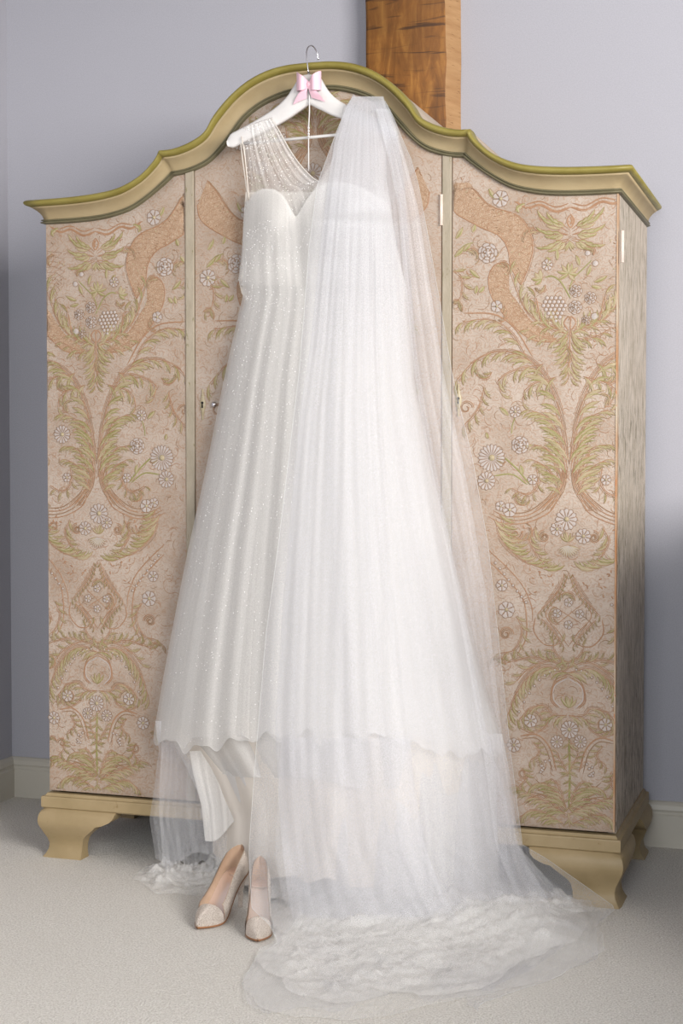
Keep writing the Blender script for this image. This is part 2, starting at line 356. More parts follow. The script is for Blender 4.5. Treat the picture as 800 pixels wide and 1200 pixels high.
# plinth moulding
prof2 = [(-.02, Z0-.004), (.004, Z0-.004), (.006, Z0-.008), (.008, Z0-.011), (.015, Z0-.012), (.016, Z0-.015), (.016, Z0-.040), (.012, Z0-.044), (-.02, Z0-.044)]
P = []
for (x, y, nx, ny) in ((0, DD, -1, 0), (0, 0, -1, -1), (WW, 0, 1, -1), (WW, DD, 1, 0)): P.append([(x+nx*o, y+ny*o, z) for o, z in prof2])
m = MB(); m.grid(P); wpart(m, 'plinth_moulding', M['plinth'], smooth=False)
m = MB(); m.box(.02, WW-.02, .02, DD-.01, Z0-.03, Z0-.012); wpart(m, 'plinth_underside', M['dark_inside'], smooth=False)
# ogee bracket feet
def foot(cx, cy, sx, sy, lx=1.0):
    zs = [.133, .128, .118, .108, .098, .094, .086, .075, .062, .05, .035, .02, .008, 0]
    inn = [.205, .203, .200, .190, .168, .150, .142, .128, .112, .104, .100, .099, .100, .102]
    oge = [.012, .018, .0235, .026, .0265, .026, .024, .019, .013, .007, .003, .005, .011, .017]
    F = []
    for z, n_, o in zip(zs, inn, oge):
        n_ = n_*lx
        a = [(n_, -o), (n_*.5, -o), (.008, -o), (-o+.003, -o+.003), (-o, .008), (-o, n_*.5), (-o, n_)]
        bk = [(.03, n_), (.03, .03), (n_, .03)]
        F.append([(cx+sx*px_, cy+sy*py_, z) for px_, py_ in a+bk])
    m = MB(); m.grid(F, closed_v=True); k = len(F[0]); b0 = (len(zs)-1)*k; m.f.append(tuple(b0+i for i in range(k))); m.m.append(0)
    o = wpart(m, 'bracket_foot', M['plinth']); md = o.modifiers.new('edge', 'EDGE_SPLIT'); md.split_angle = math.radians(50); return o
foot(0, 0, 1, 1); foot(WW, 0, -1, 1); foot(0, DD, 1, -1, .9); foot(WW, DD, -1, -1, .9)

# doors
LD, MD, RD = (.002, .4045), (.4330, 1.0865), (1.1150, 1.5155)
doors = []
for (x0, x1) in (LD, MD, RD):
    xs = np.linspace(x0, x1, 50); P = []
    for x in xs:
        zt = float(ztop(x))+.004
        P.append([(x, .02, zt), (x, .0015, zt)]+[(x, 0, zt-.002-(zt-Z0-.006)*k/40) for k in range(41)]+[(x, .0015, Z0+.002), (x, .02, Z0+.002)])
    m = MB(); m.grid(P); o = wpart(m, 'door', M['door']); doors.append(o)
    # the side faces of the slab
    m = MB()
    for x in (x0, x1):
        zt = float(ztop(x))+.004; m.box(x-.0006, x+.0006, .0004, .02, Z0+.002, zt)
    m.v = [(a-WO[0], b_-WO[1], c) for a, b_, c in m.v]; m.build('door_edge', M['rust'], o, False)
for o, l in zip(doors, ('narrow painted door left of the dress', 'arched middle door mostly hidden by the dress', 'narrow painted door right of the dress')): o['label'] = l

# ---- painted and embossed ornament: drawn once for the right-hand door (pixel positions there), mirrored for the others
AX = aty(667, 500, 0)[0]
def rp(px, py):
    q = aty(px, py, 0); return np.array([q[0]-AX, q[2]])
def c1(X, Y): return rp(525+X/3.3333, 215+Y/3.3333)
def c2(X, Y): return rp(525+X/3.3333, 400+Y/3.3333)
def c3(X, Y): return rp(525+X/3.3333, 590+Y/3.3333)
def c4(X, Y): return rp(545+X/3.3333, 780+Y/3.3333)
PXM = .00232
MAXW = .62
ORN = []          # (part, matkey, verts2d+h, faces)
def strip(pts, wid, h, part, mat, ridge=True):
    P = np.asarray(pts, float); k = len(P); wid = np.broadcast_to(wid, (k,))
    Tn = np.gradient(P, axis=0); Tn /= np.linalg.norm(Tn, axis=1)[:, None]+1e-9; N = np.c_[-Tn[:, 1], Tn[:, 0]]
    V = []; F = []
    for i in range(k):
        l = P[i]+N[i]*wid[i]; r = P[i]-N[i]*wid[i]
        V += [(l[0], l[1], .0001), (P[i][0], P[i][1], h*(1 if ridge else .5)), (r[0], r[1], .0001)]
    for i in range(k-1):
        a = 3*i; F += [(a, a+1, a+4, a+3), (a+1, a+2, a+5, a+4)]
    ORN.append((part, mat, V, F))
def line(pts, w=.0011, part='scrollwork', mat='line', n=None, h=.0016):
    P = cat(pts, n or max(6, 4*len(pts))); tt = np.linspace(0, 1, len(P))
    strip(P, w*np.clip(np.minimum(tt, 1-tt)*8+.35, .35, 1), h, part, mat)
def leaf(p, ang, L, w, bend=.3, part='leaves', mat='leaf', outline=True):
    p = np.asarray(p, float); n = 5; t = np.linspace(0, 1, n); a = ang+bend*t
    d = np.c_[np.cos(a), np.sin(a)]*L/(n-1); P = p+np.vstack([[0, 0], np.cumsum(d, axis=0)[:-1]])
    wid = w*np.array([.25, .8, 1, .7, .05])
    N = np.c_[-np.sin(a), np.cos(a)]
    if outline and L > .012:
        for s in (1, -1): strip(P+N*s*wid[:, None]*1.0, .0005, .0014, part+'_outline', 'outline' if s*bend > 0 else 'line')
        strip(P, wid, .0018, part, 'leaf_pale')
        strip(P-N*np.sign(bend)*wid[:, None]*.25, wid*.55, .0026, part, mat)
    else: strip(P, wid, .0020, part, mat)
def frond(pts, L0, L1, side, part='acanthus_leaves', mat='leaf', n=9, spread=.75, w=.36, spine=True, bend=.6):
    n = max(3, int(n*.85)); P = cat(pts, n+1); Tn = np.gradient(P, axis=0)
    if spine:
        S = cat(pts, 3*n); strip(S, .0011, .002, 'scrollwork', 'line'); 
        Ts = np.gradient(S, axis=0); Ts /= np.linalg.norm(Ts, axis=1)[:, None]; N = np.c_[-Ts[:, 1], Ts[:, 0]]
        strip(S+N*.004*side, .0006, .0012, 'scrollwork', 'outline')
        for k_ in (1, 2, 3):
            q0 = 3*k_; q1 = len(S)-4*k_
            if q1-q0 > 4: strip((S-N*side*.0038*k_*np.linspace(1, .6, len(S))[:, None])[q0:q1], .0008, .0012, 'scrollwork', 'line' if k_ % 2 else 'outline')
    for i in range(n+1):
        a = math.atan2(Tn[i][1], Tn[i][0]); L = (L0+(L1-L0)*i/n)*(.9+.35*random.random())*1.25; a1 = a+side*(spread*.6+.15*random.random())
        u = np.array([math.cos(a1), math.sin(a1)])
        w_ = L*random.uniform(.085, .115); bd = side*bend*random.uniform(1.3, 1.9)
        leaf(P[i]+u*L*.06, a1, L, w_, bd, part, mat if random.random() < .5 else 'leaf_pale')
        for q_, d_, l_, m_ in ((.30, .16, .62, mat), (.42, -.06, .50, mat), (.18, .34, .50, 'leaf_pale')):
            leaf(P[i]+u*L*q_, a1+side*(d_+.25), L*l_, L*.030, bd*.9, part+'_strokes', m_, False)
        leaf(P[i]-u*L*.05, a1-side*.16, L*.9, .0009, bd*.8, 'scrollwork', 'line', False)
        leaf(P[i]+u*L*.15, a1+side*.05, L*.8, .0007, bd, 'scrollwork', 'outline', False)
def volute(c, r, a0, turns, dirn=1, w=.0013, mat='line', k=2):
    n = int(14*turns)+6; t = np.linspace(0, 1, n)
    for q in range(k):
        rr = (r-q*.0045)*(1-.8*t); an = a0+dirn*2*PI*turns*t
        strip(np.c_[c[0]+rr*np.cos(an), c[1]+rr*np.sin(an)], w*(1-.5*t), .0018, 'scrollwork', mat if q == 0 else 'outline')
FLW = []
def flower(kind, c, r, a0=0., n=12): FLW.append((kind, tuple(c), r, a0, n))
def both(fn):
    fn(lambda p: np.asarray(p, float), 1); fn(lambda p: np.asarray(p, float)*[-1, 1], -1)

def spray(c, dirs, L, w=.25, mat='leaf', part='acanthus_leaves', bend=.5):
    for k, a in enumerate(dirs):
        a = math.radians(a); s = 1 if math.cos(a) < 0 else -1
        leaf(c, a, L*(.85+.3*random.random()), L*w*.5, s*bend*-1, part, mat if k % 3 else 'leaf_pale')

def design():
    # --- top palmette
    c = c1(475, 165)
    def pal(f, s):
        for (x0, y0, x1, y1) in ((470, 190, 350, 130), (470, 200, 352, 190), (472, 215, 360, 262), (474, 220, 400, 270), (474, 180, 385, 130), (470, 200, 385, 215)):
            a = f(c1(x0, y0)); b_ = f(c1(x1, y1)); d = b_-a; L = np.linalg.norm(d); an = math.atan2(d[1], d[0])
            for k in range(3):
                q = a+d*(.25+.22*k); leaf(q, an+s*(.5-.3*k), L*.45, .0042, -s*.7, 'acanthus_leaves', 'leaf' if k else 'leaf_pale')
                leaf(q, an-s*(.35), L*.32, .0034, s*.7, 'acanthus_leaves')
            line([a, a+d*.5+np.array([0, .004]), b_], .001)
        line([f(c1(478, 92)), f(c1(420, 110)), f(c1(360, 84)), f(c1(310, 96)), f(c1(262, 72))], .003, mat='line'); line([f(c1(470, 78)), f(c1(420, 92)), f(c1(360, 70)), f(c1(305, 82))], .0016)
        leaf(f(c1(300, 80)), PI/2+s*1.9, .03, .006, s*.8); leaf(f(c1(270, 85)), -PI/2, .02, .005, s*.6)
    both(pal)
    spray(c1(475, 225), (-90, -75, -105, -60, -120), .026); line([c1(478, 120), c1(492, 145), c1(478, 172), c1(464, 145), c1(478, 120)], .002, n=16)
    line([c1(478, 130), c1(484, 146), c1(478, 160)], .003)
    # --- tan diaper band of the cartouche
    def bandf(f, s):
        outer = [c1(30, -70), c1(75, -20), c1(100, 20), c1(140, 70), c1(190, 98), c1(265, 122), c1(308, 168), c1(332, 240), c1(322, 300), c1(305, 350), c1(284, 398)]
        inner = [c1(-14, 30), c1(-6, 80), c1(30, 118), c1(105, 160), c1(150, 182), c1(190, 198), c1(222, 232), c1(238, 276), c1(240, 310), c1(254, 345), c1(282, 394)]
        A = cat([f(p) for p in outer], 24); Bn = cat([f(p) for p in inner], 24)
        V = []; F = []
        for i in range(24):
            for k in range(4): q = A[i]*(1-k/3)+Bn[i]*k/3; V.append((q[0], q[1], .0005 if 0 < k < 3 else .0001))
        for i in range(23):
            for k in range(3): F.append((4*i+k, 4*i+k+1, 4*i+k+5, 4*i+k+4))
        ORN.append(('diaper_band', 'band', V, F))
        for q in (A, Bn): strip(q, .0016, .0022, 'scrollwork', 'line')
        strip(A+[.004*s, -.001], .0007, .0014, 'scrollwork', 'outline')
        lo = cat([f(p) for p in (c1(236, 330), c1(190, 312), c1(158, 360), c1(165, 430), c1(200, 490), c1(255, 555), c1(330, 612), c1(430, 620))], 24)
        hi = cat([f(p) for p in (c1(238, 333), c1(238, 375), c1(240, 420), c1(262, 450), c1(290, 490), c1(330, 540), c1(390, 580), c1(432, 618))], 24)
        V = []; F = []
        for i in range(24):
            for k in range(4): q = lo[i]*(1-k/3)+hi[i]*k/3; V.append((q[0], q[1], .0005 if 0 < k < 3 else .0001))
        for i in range(23):
            for k in range(3): F.append((4*i+k, 4*i+k+1, 4*i+k+5, 4*i+k+4))
        ORN.append(('diaper_band', 'band', V, F)); strip(lo, .0014, .002, 'scrollwork', 'line')
        for k_ in range(0, 22, 1):
            for A_, B_ in ((A, Bn), (lo, hi)):
                strip([A_[k_], (A_[k_]+B_[k_+1])/2, B_[min(k_+2, 23)]], .0005, .0010, 'diaper_seeds', 'line'); strip([B_[k_], (B_[k_]+A_[k_+1])/2, A_[min(k_+2, 23)]], .0005, .0010, 'diaper_seeds', 'outline')
        for _ in range(70):   # seeds and dots of the diaper
            i = random.randrange(24); k = random.random()
            q = (A[i]*(1-k)+Bn[i]*k) if random.random() < .5 else (lo[i]*(1-k)+hi[i]*k)
            leaf(q, random.random()*6, .007, .0016, .5, 'diaper_seeds', random.choice(('line', 'outline', 'leaf_pale')), False)
        # acanthus horn of the cup
        frond([f(c1(470, 590)), f(c1(380, 560)), f(c1(310, 500)), f(c1(268, 420)), f(c1(245, 355))], .05, .03, -s, n=8, spread=.35)
        frond([f(c1(460, 575)), f(c1(380, 545)), f(c1(345, 490)), f(c1(340, 445))], .032, .022, s, n=6, spread=.4)
        line([f(c1(455, 560)), f(c1(400, 565)), f(c1(365, 540)), f(c1(352, 490)), f(c1(345, 450))], .0018)
        line([f(c1(470, 575)), f(c1(452, 545)), f(c1(470, 520)), f(c1(482, 535))], .0016)
        # drooping lower palmette
        frond([f(c1(468, 600)), f(c1(420, 610)), f(c1(370, 600)), f(c1(320, 575))], .03, .022, s, n=5, spread=.6)
        frond([f(c1(470, 570)), f(c1(468, 650)), f(c1(468, 760))], .04, .02, -s, n=9, spread=.55, spine=False)
    both(bandf)
    line([c1(478, 520), c1(474, 640), c2(470, 150)], .0016)
    spray(c2(470, 100), (-90, -70, -110), .022)
    # --- grapes and fruit (asymmetric bunch)
    for j, cnt in enumerate((4, 5, 6, 5, 4, 3, 1)):
        for i in range(cnt): flower('grape', c1(412+(i-(cnt-1)/2)*17+j*1.5, 447+j*15), .0044)
    for x, y, r in ((500, 420, 21), (556, 447, 20), (541, 533, 16), (573, 520, 13), (575, 312, 10), (545, 272, 9)): flower('rose' if r > 14 else 'fruit', c1(x, y), r*.3*PXM, n=4)
    flower('rose', c1(497, 484), .016, n=5)
    line([c1(478, 450), c1(440, 385), c1(405, 362), c1(378, 368)], .0018, mat='leaf'); line([c1(470, 420), c1(490, 370), c1(520, 340), c1(560, 300)], .0014, mat='leaf')
    spray(c1(470, 350), (20, 60, 100, 140, 180, 220, 300, 340), .028, .34, part='leaves')
    spray(c1(365, 372), (150, 190, 230, 110), .024, .5, part='leaves')
    for x, y, a, L in ((425, 300, 85, .028), (512, 320, 100, .026), (570, 385, 15, .034), (540, 360, 60, .028), (560, 400, -20, .026), (400, 310, 120, .018)): leaf(c1(x, y), math.radians(a), L, .0052, .4)
    flower('daisy', c1(388, 318), .013, n=7)
    # --- inner field flowers beside the stile
    flower('rose', c1(155, 272), .024, n=3)
    for x, y, a, L in ((30, 215, 50, .032), (25, 285, 35, .034), (85, 335, -50, .034), (60, 265, 40, .026), (105, 430, 70, .02), (120, 425, 40, .02), (95, 190, 65, .02)): leaf(c1(x, y), math.radians(a), L, .0062, .35)
    line([c1(25, 290), c1(60, 245), c1(100, 230)], .0013, mat='leaf'); flower('daisy', c1(30, 330), .022, n=9)
    frond([c1(20, 340), c1(55, 380), c1(50, 440), c1(20, 470)], .026, .02, 1, n=6); flower('daisy', c1(190, 480), .014, n=5)
    flower('daisy', c1(205, 60), .02, n=7); leaf(c1(160, 20), -1.2, .03, .006, .4)
    # --- big arching fronds
    def big(f, s):
        frond([f(c2(470, 470)), f(c2(440, 300)), f(c2(390, 160)), f(c2(310, 70)), f(c2(200, 40)), f(c2(100, 80)), f(c2(35, 150))], .055, .03, s, n=16, spread=.5, w=.22)
        frond([f(c2(310, 66)), f(c2(240, -40)), f(c2(150, -85)), f(c2(60, -75))], .035, .028, s, n=8, spread=.55)
        line([f(c2(330, 60)), f(c2(260, -50)), f(c2(180, -105)), f(c2(60, -110))], .0018)
        frond([f(c2(462, 520)), f(c2(435, 390)), f(c2(390, 300)), f(c2(325, 270))], .05, .028, s, n=9, spread=.45)
        frond([f(c2(450, 560)), f(c2(420, 480)), f(c2(385, 420)), f(c2(335, 405))], .04, .026, s, n=7, spread=.5)
        frond([f(c2(440, 600)), f(c2(415, 540)), f(c2(380, 490)), f(c2(335, 465))], .034, .022, s, n=6, spread=.5)
        frond([f(c2(420, 140)), f(c2(350, 160)), f(c2(300, 190)), f(c2(290, 235))], .03, .02, s, n=5)
        frond([f(c2(370, 90)), f(c2(270, 110)), f(c2(200, 150)), f(c2(205, 200))], .032, .022, s, n=6)
        for k in range(6):
            line([f(c2(472-k*7, 480+k*18)), f(c2(458-k*9, 350+k*25)), f(c2(425-k*7, 230+k*40))], .0011, mat='line' if k % 2 else 'outline')
            line([f(c2(466-k*4, 500)), f(c2(452-k*6, 580)), f(c2(400-k*12, 660))], .0012, mat='line' if k % 2 else 'outline')
        volute(f(c2(70, 260)), .02, 0, 1.2, s); frond([f(c2(140, 180)), f(c2(120, 260)), f(c2(60, 330))], .025, .02, s, n=6)
        # ruffled curl leaf
        frond([f(c2(345, 495)), f(c2(350, 560)), f(c2(310, 600)), f(c2(250, 575))], .022, .018, s, n=8, spread=1.0); flower('daisy', f(c2(330, 540)), .012, n=6)
    both(big)
    flower('daisy', c2(170, 455), .033, n=20); flower('rose', c2(282, 405), .021, n=4); flower('daisy', c2(150, 545), .022, n=12); flower('daisy', c2(262, 275), .014, n=8)
    line([c2(262, 295), c2(250, 330), c2(247, 362)], .0014, mat='leaf'); leaf(c2(235, 290), 2.3, .03, .006, .3)
    line([c2(215, 450), c2(270, 500), c2(320, 560)], .0022, mat='leaf'); line([c2(180, 525), c2(250, 520), c2(310, 560)], .0018, mat='leaf'); leaf(c2(290, 520), 1.7, .024, .006, .3); leaf(c2(155, 380), 1.8, .016, .005, .3)
    flower('daisy', c2(640, 352), .024, n=14)
    # --- C scrolls, sweeping acanthus, bouquet
    def mid(f, s):
        for k in range(4): line([f(c3(155+k*12, 50-k*10)), f(c3(215+k*6, 78-k*14)), f(c3(310, 74-k*14)), f(c3(400-k*6, 30-k*16)), f(c3(430-k*5, -30-k*10))], .0013, mat='line' if k % 2 == 0 else 'outline')
        flower('daisy', f(c3(240, 25)), .017, n=6); flower('daisy', f(c3(205, 10)), .012, n=5)
        frond([f(c3(180, 60)), f(c3(215, 150)), f(c3(290, 220)), f(c3(370, 255))], .045, .034, s, n=10, spread=.35)
        frond([f(c3(200, 40)), f(c3(225, 120)), f(c3(260, 160))], .03, .022, s, n=5)
        volute(f(c3(375, 130)), .017, PI/2, 1.4, s, k=3); volute(f(c3(265, 120)), .016, 0, 1.1, -s)
        frond([f(c3(340, 90)), f(c3(318, 140)), f(c3(345, 200)), f(c3(375, 240))], .026, .02, s, n=6)
        for k in range(9): leaf(f(c3(230+random.random()*70, 80+random.random()*70)), random.random()*6, .01, .0024, .4, 'diaper_seeds', 'line', False)
        # oval beaded bands at the sides
        line([f(c3(160, 185)), f(c3(230, 250)), f(c3(290, 320)), f(c3(325, 400)), f(c3(330, 460))], .0014); line([f(c3(160, 225)), f(c3(215, 280)), f(c3(270, 340)), f(c3(300, 400)), f(c3(305, 520)), f(c3(270, 590))], .0016)
        for k in range(8): flower('fruit', f(c3(185+17*k, 232+22*k)), .0032)
        flower('daisy', f(c3(228, 415)), .02, n=7); frond([f(c3(265, 440)), f(c3(290, 500)), f(c3(260, 570)), f(c3(205, 585))], .024, .02, s, n=8, spread=.4)
        volute(f(c3(225, 510)), .02, 0, 1.3, s, k=3); flower('daisy', f(c3(210, 320)), .014, n=6)
        frond([f(c3(455, 275)), f(c3(425, 350)), f(c3(350, 430))], .011, .011, s, n=13, spread=.9, w=.5); frond([f(c3(365, 450)), f(c3(410, 500)), f(c3(450, 555))], .011, .011, -s, n=10, spread=.9, w=.5)
        line([f(c3(470, 270)), f(c3(440, 350)), f(c3(380, 430)), f(c3(430, 500)), f(c3(470, 560))], .0012); line([f(c3(340, 445)), f(c3(335, 500)), f(c3(375, 550)), f(c3(420, 555))], .0015)
        for k in range(12): leaf(f(c3(300+random.random()*120, 250+random.random()*110)), random.random()*6, .009, .002, .4, 'diaper_seeds', 'line', False)
        frond([f(c3(470, 620)), f(c3(430, 600)), f(c3(410, 560)), f(c3(440, 545))], .022, .018, s, n=5)
        frond([f(c3(400, 612)), f(c3(320, 600)), f(c3(220, 625))], .018, .016, -s, n=9, spread=.8, w=.4)
    both(mid)
    flower('daisy', c3(462, 62), .026, n=12); flower('daisy', c3(425, 100), .016, n=8); flower('daisy', c3(528, 128), .018, n=9)
    spray(c3(465, 150), (90, 60, 120, 30, 150), .024, part='leaves')
    for a in range(200, 341, 14): leaf(c3(470, 165), math.radians(a), .03, .0034, .15, 'shell_petals', 'petal')
    for a in (90, 180, 270, 0): flower('daisy', c3(470, 430)+np.array([math.cos(math.radians(a)), math.sin(math.radians(a))])*.027, .010, n=5)
    line([c3(410, 400), c3(520, 470)], .001); line([c3(520, 395), c3(420, 475)], .001)
    # --- lower field
    def low(f, s):
        frond([f(c4(405, 30)), f(c4(320, 5)), f(c4(250, 40)), f(c4(200, 110)), f(c4(165, 195))], .036, .028, s, n=13, spread=.5)
        frond([f(c4(400, 10)), f(c4(330, -20)), f(c4(250, 10)), f(c4(200, 60))], .026, .02, -s, n=8, spread=.5)
        for k in range(9): flower('fruit', f(c4(370-20*k, 22+k*k*2.6-8)), .0028)
        for k in range(3): line([f(c4(400, 50-8*k)), f(c4(350, 80-10*k)), f(c4(345-6*k, 130)), f(c4(375-8*k, 165))], .0013, mat='petal' if k == 0 else 'line')
        flower('daisy', f(c4(255, 215)), .016, n=7); volute(f(c4(258, 212)), .028, 0, 1.0, s, k=2)
        frond([f(c4(395, 195)), f(c4(340, 190)), f(c4(310, 160)), f(c4(250, 170)), f(c4(212, 210))], .03, .022, s, n=9, spread=.6)
        frond([f(c4(330, 200)), f(c4(310, 240)), f(c4(260, 262)), f(c4(215, 245))], .02, .016, -s, n=6)
        flower('daisy', f(c4(190, 310)), .017, n=8); frond([f(c4(265, 300)), f(c4(290, 340)), f(c4(255, 370))], .018, .015, s, n=6, spread=.9)
        line([f(c4(215, 275)), f(c4(280, 270)), f(c4(330, 320)), f(c4(355, 410))], .002); line([f(c4(225, 285)), f(c4(280, 285)), f(c4(318, 330)), f(c4(340, 415))], .0012, mat='outline')
        for k in range(8): flower('fruit', f(c4(295+random.random()*35, 365+random.random()*60)), .003)
        frond([f(c4(395, 560)), f(c4(360, 500)), f(c4(310, 460)), f(c4(275, 465))], .04, .026, s, n=8, spread=.5)
        frond([f(c4(395, 580)), f(c4(330, 540)), f(c4(250, 500)), f(c4(215, 480))], .04, .028, s, n=9, spread=.45)
        frond([f(c4(380, 615)), f(c4(320, 580)), f(c4(260, 565)), f(c4(215, 590))], .034, .026, s, n=8, spread=.5)
        frond([f(c4(405, 550)), f(c4(430, 490)), f(c4(460, 450)), f(c4(480, 470))], .028, .02, -s, n=6)
        frond([f(c4(220, 400)), f(c4(235, 440)), f(c4(210, 470))], .02, .018, s, n=5); frond([f(c4(405, 430)), f(c4(370, 365)), f(c4(360, 340))], .02, .014, s, n=5)
        volute(f(c4(225, 420)), .016, 0, 1.1, -s)
        for k in range(5): line([f(c4(398-k*8, 570)), f(c4(350-k*14, 520-k*4)), f(c4(270-k*10, 440+k*26))], .0011, mat='line' if k % 2 else 'outline')
    both(low)
    for x, y, r, n in ((407, 250, .021, 12), (358, 297, .015, 10), (450, 297, .015, 10)): flower('daisy', c4(x, y), r, n=n)
    line([c4(405, 290), c4(408, 420), c4(405, 560)], .003, mat='leaf', part='leaves'); frond([c4(405, 300), c4(408, 430), c4(405, 550)], .02, .018, 1, n=9, spine=False); frond([c4(405, 300), c4(408, 430), c4(405, 550)], .02, .018, -1, n=9, spine=False)
    spray(c4(405, 165), (90, 65, 115, 40, 140), .03, part='leaves'); spray(c4(405, 600), (-90, -60, -120, 90), .02, part='leaves')
    for _ in range(46):     # small curled sprigs between the motifs
        x = random.uniform(-.30, .30); z = random.uniform(.2, 1.66); a = random.random()*6.28; r = random.uniform(.012, .024); sd = random.choice((-1, 1))
        an = a+sd*np.linspace(0, 2.4, 5); frond(np.c_[x+r*np.cos(an), z+r*np.sin(an)], .017, .012, sd, n=5, mat=random.choice(('leaf', 'leaf_pale', 'line')), spread=.7)
    # --- loose tooled filigree everywhere
    for _ in range(900):
        x = random.uniform(-.30, .30); z = random.uniform(.19, 1.70); a = random.random()*6.3; r = random.uniform(.006, .02); sp = random.uniform(.8, 2.4)
        an = np.linspace(a, a+sp, 6); strip(np.c_[x+r*np.cos(an), z+r*np.sin(an)], .0007, .0011, 'scrollwork', random.choice(('line', 'line', 'outline')))
design()

PARTMAT = {'acanthus_leaves': 'painted acanthus sprays', 'leaves': None}
def daisy_mesh(kind, r, a0, n):
    m = MB()
    if kind in ('grape', 'fruit'):
        k = 8; R = [[(0, -.0014, 0)]*k, [(r*.6*math.cos(2*PI*j/k), -.0012, r*.6*math.sin(2*PI*j/k)) for j in range(k)], [(r*math.cos(2*PI*j/k), -.0002, r*math.sin(2*PI*j/k)) for j in range(k)]]
        m.grid(R, 0, closed_v=True)
        q = [[(rr*math.cos(2*PI*j/k), yy, rr*math.sin(2*PI*j/k)) for j in range(k)] for rr, yy in ((r, -.0004), (r+.0007, -.0009), (r+.0013, -.0001))]
        m.grid(q, 1, closed_v=True)
    else:
        lay = [(r, n, 0)] if kind == 'daisy' else [(r, 7, 0), (r*.7, 6, .4), (r*.42, 5, .2)]
        for li, (rr, nn, off) in enumerate(lay):
            for k in range(nn):
                a = a0+off+2*PI*k/nn; wdt = rr*math.sin(PI/nn)*.86 if kind == 'daisy' else rr*.42; ca, sa = math.cos(a), math.sin(a)
                V = []; hh = .0018+.001*li
                for t_, w_ in ((.22, .35), (.55, .8), (.85, 1.0), (1.0, .35)):
                    for s_, h_ in ((-1, .0004+.0008*li), (0, hh), (1, .0004+.0008*li)):
                        V.append((rr*t_*ca-s_*w_*wdt*sa, -h_, rr*t_*sa+s_*w_*wdt*ca))
                F = []
                for q in range(3): F += [(3*q, 3*q+1, 3*q+4, 3*q+3), (3*q+1, 3*q+2, 3*q+5, 3*q+4)]
                m.add([(p[0], p[1]*.65, p[2]) for p in V], F, 0)
                # outline thread around the petal tip
                V = [(p[0]*1.0, p[1]-.0002, p[2]) for p in (V[0], V[3], V[6], V[9], V[10], V[11], V[8], V[5], V[2])]
                VV = []; cx = np.mean([p[0] for p in V]); cz = np.mean([p[2] for p in V])
                for p in V:
                    d = np.array([p[0]-cx, p[2]-cz]); d /= np.linalg.norm(d)+1e-9
                    VV += [(p[0]-d[0]*.0004, p[1]-.0006, p[2]-d[1]*.0002), (p[0]+d[0]*.0010, p[1]-.0002, p[2]+d[1]*.0010)]
                m.add(VV, [(2*i, 2*i+1, 2*i+3, 2*i+2) for i in range(len(V)-1)], 1)
        k = 8; rc = r*.24; R = [[(0, -.0045, 0)]*k, [(rc*.7*math.cos(2*PI*j/k), -.004, rc*.7*math.sin(2*PI*j/k)) for j in range(k)], [(rc*math.cos(2*PI*j/k), -.0008, rc*math.sin(2*PI*j/k)) for j in range(k)]]
        m.grid(R, 2 if kind == 'daisy' else 0, closed_v=True)
    return m

def ornament(door, x0, x1, axes):
    parts = {}
    def clipx(x): return min(max(x, x0+.002), x1-.002)
    for ax, mir, lim, dz, zlo in axes:
        for part, mat, V, F in ORN:
            A = np.array(V)+[0, dz, 0]; xs = ax+mir*A[:, 0]; zc = A[:, 1].mean(); xc = xs.mean()
            if xc < x0+.003 or xc > x1-.003 or abs(xc-ax) > lim: continue
            zl = float(ztop(xc))-.004
            if zc > zl or zc < zlo: continue
            m = parts.setdefault(part, ({}, MB()))
            idx = m[0].setdefault(mat, len(m[0]))
            F2 = F if mir > 0 else [f[::-1] for f in F]
            m[1].add([(clipx(a), -h*.62-.0002, min(max(z, Z0+.008), zl)) for a, z, h in zip(xs, A[:, 1], A[:, 2])], F2, idx)
    for part, (mats, m) in parts.items():
        m.v = [(a-WO[0], b_-WO[1], c) for a, b_, c in m.v]
        o = m.build(part, [M[k] for k in mats], door); o['kind'] = 'stuff'
    cache = {}
    for ax, mir, lim, dz, zlo in axes:
        for kind, c, r, a0, n in FLW:
            x = ax+mir*c[0]; z = c[1]+dz
            if x < x0+r*.8 or x > x1-r*.8 or abs(x-ax) > lim or z > float(ztop(x))-r-.004 or z < max(Z0+r, zlo): continue
            key = (kind, round(r, 4), n)
            if key not in cache:
                o = daisy_mesh(kind, r, a0, n).build({'daisy': 'painted_daisy', 'rose': 'painted_rose', 'grape': 'painted_grape', 'fruit': 'painted_berry'}[kind], [M['petal'], M['outline'], M['leaf_pale']], door)
                cache[key] = o
            else: o = cache[key].copy(); COL.objects.link(o)
            o.location = (x-WO[0], -.0004-WO[1], z); 
ornament(doors[2], *RD, [(AX, 1, .5, 0, 0)])
ornament(doors[0], *LD, [(.148, -1, .5, 0, 0)])
ornament(doors[1], *MD, [(.748, 1, .5, 0, 0), (.76, 1, .4, .86, 1.715)])
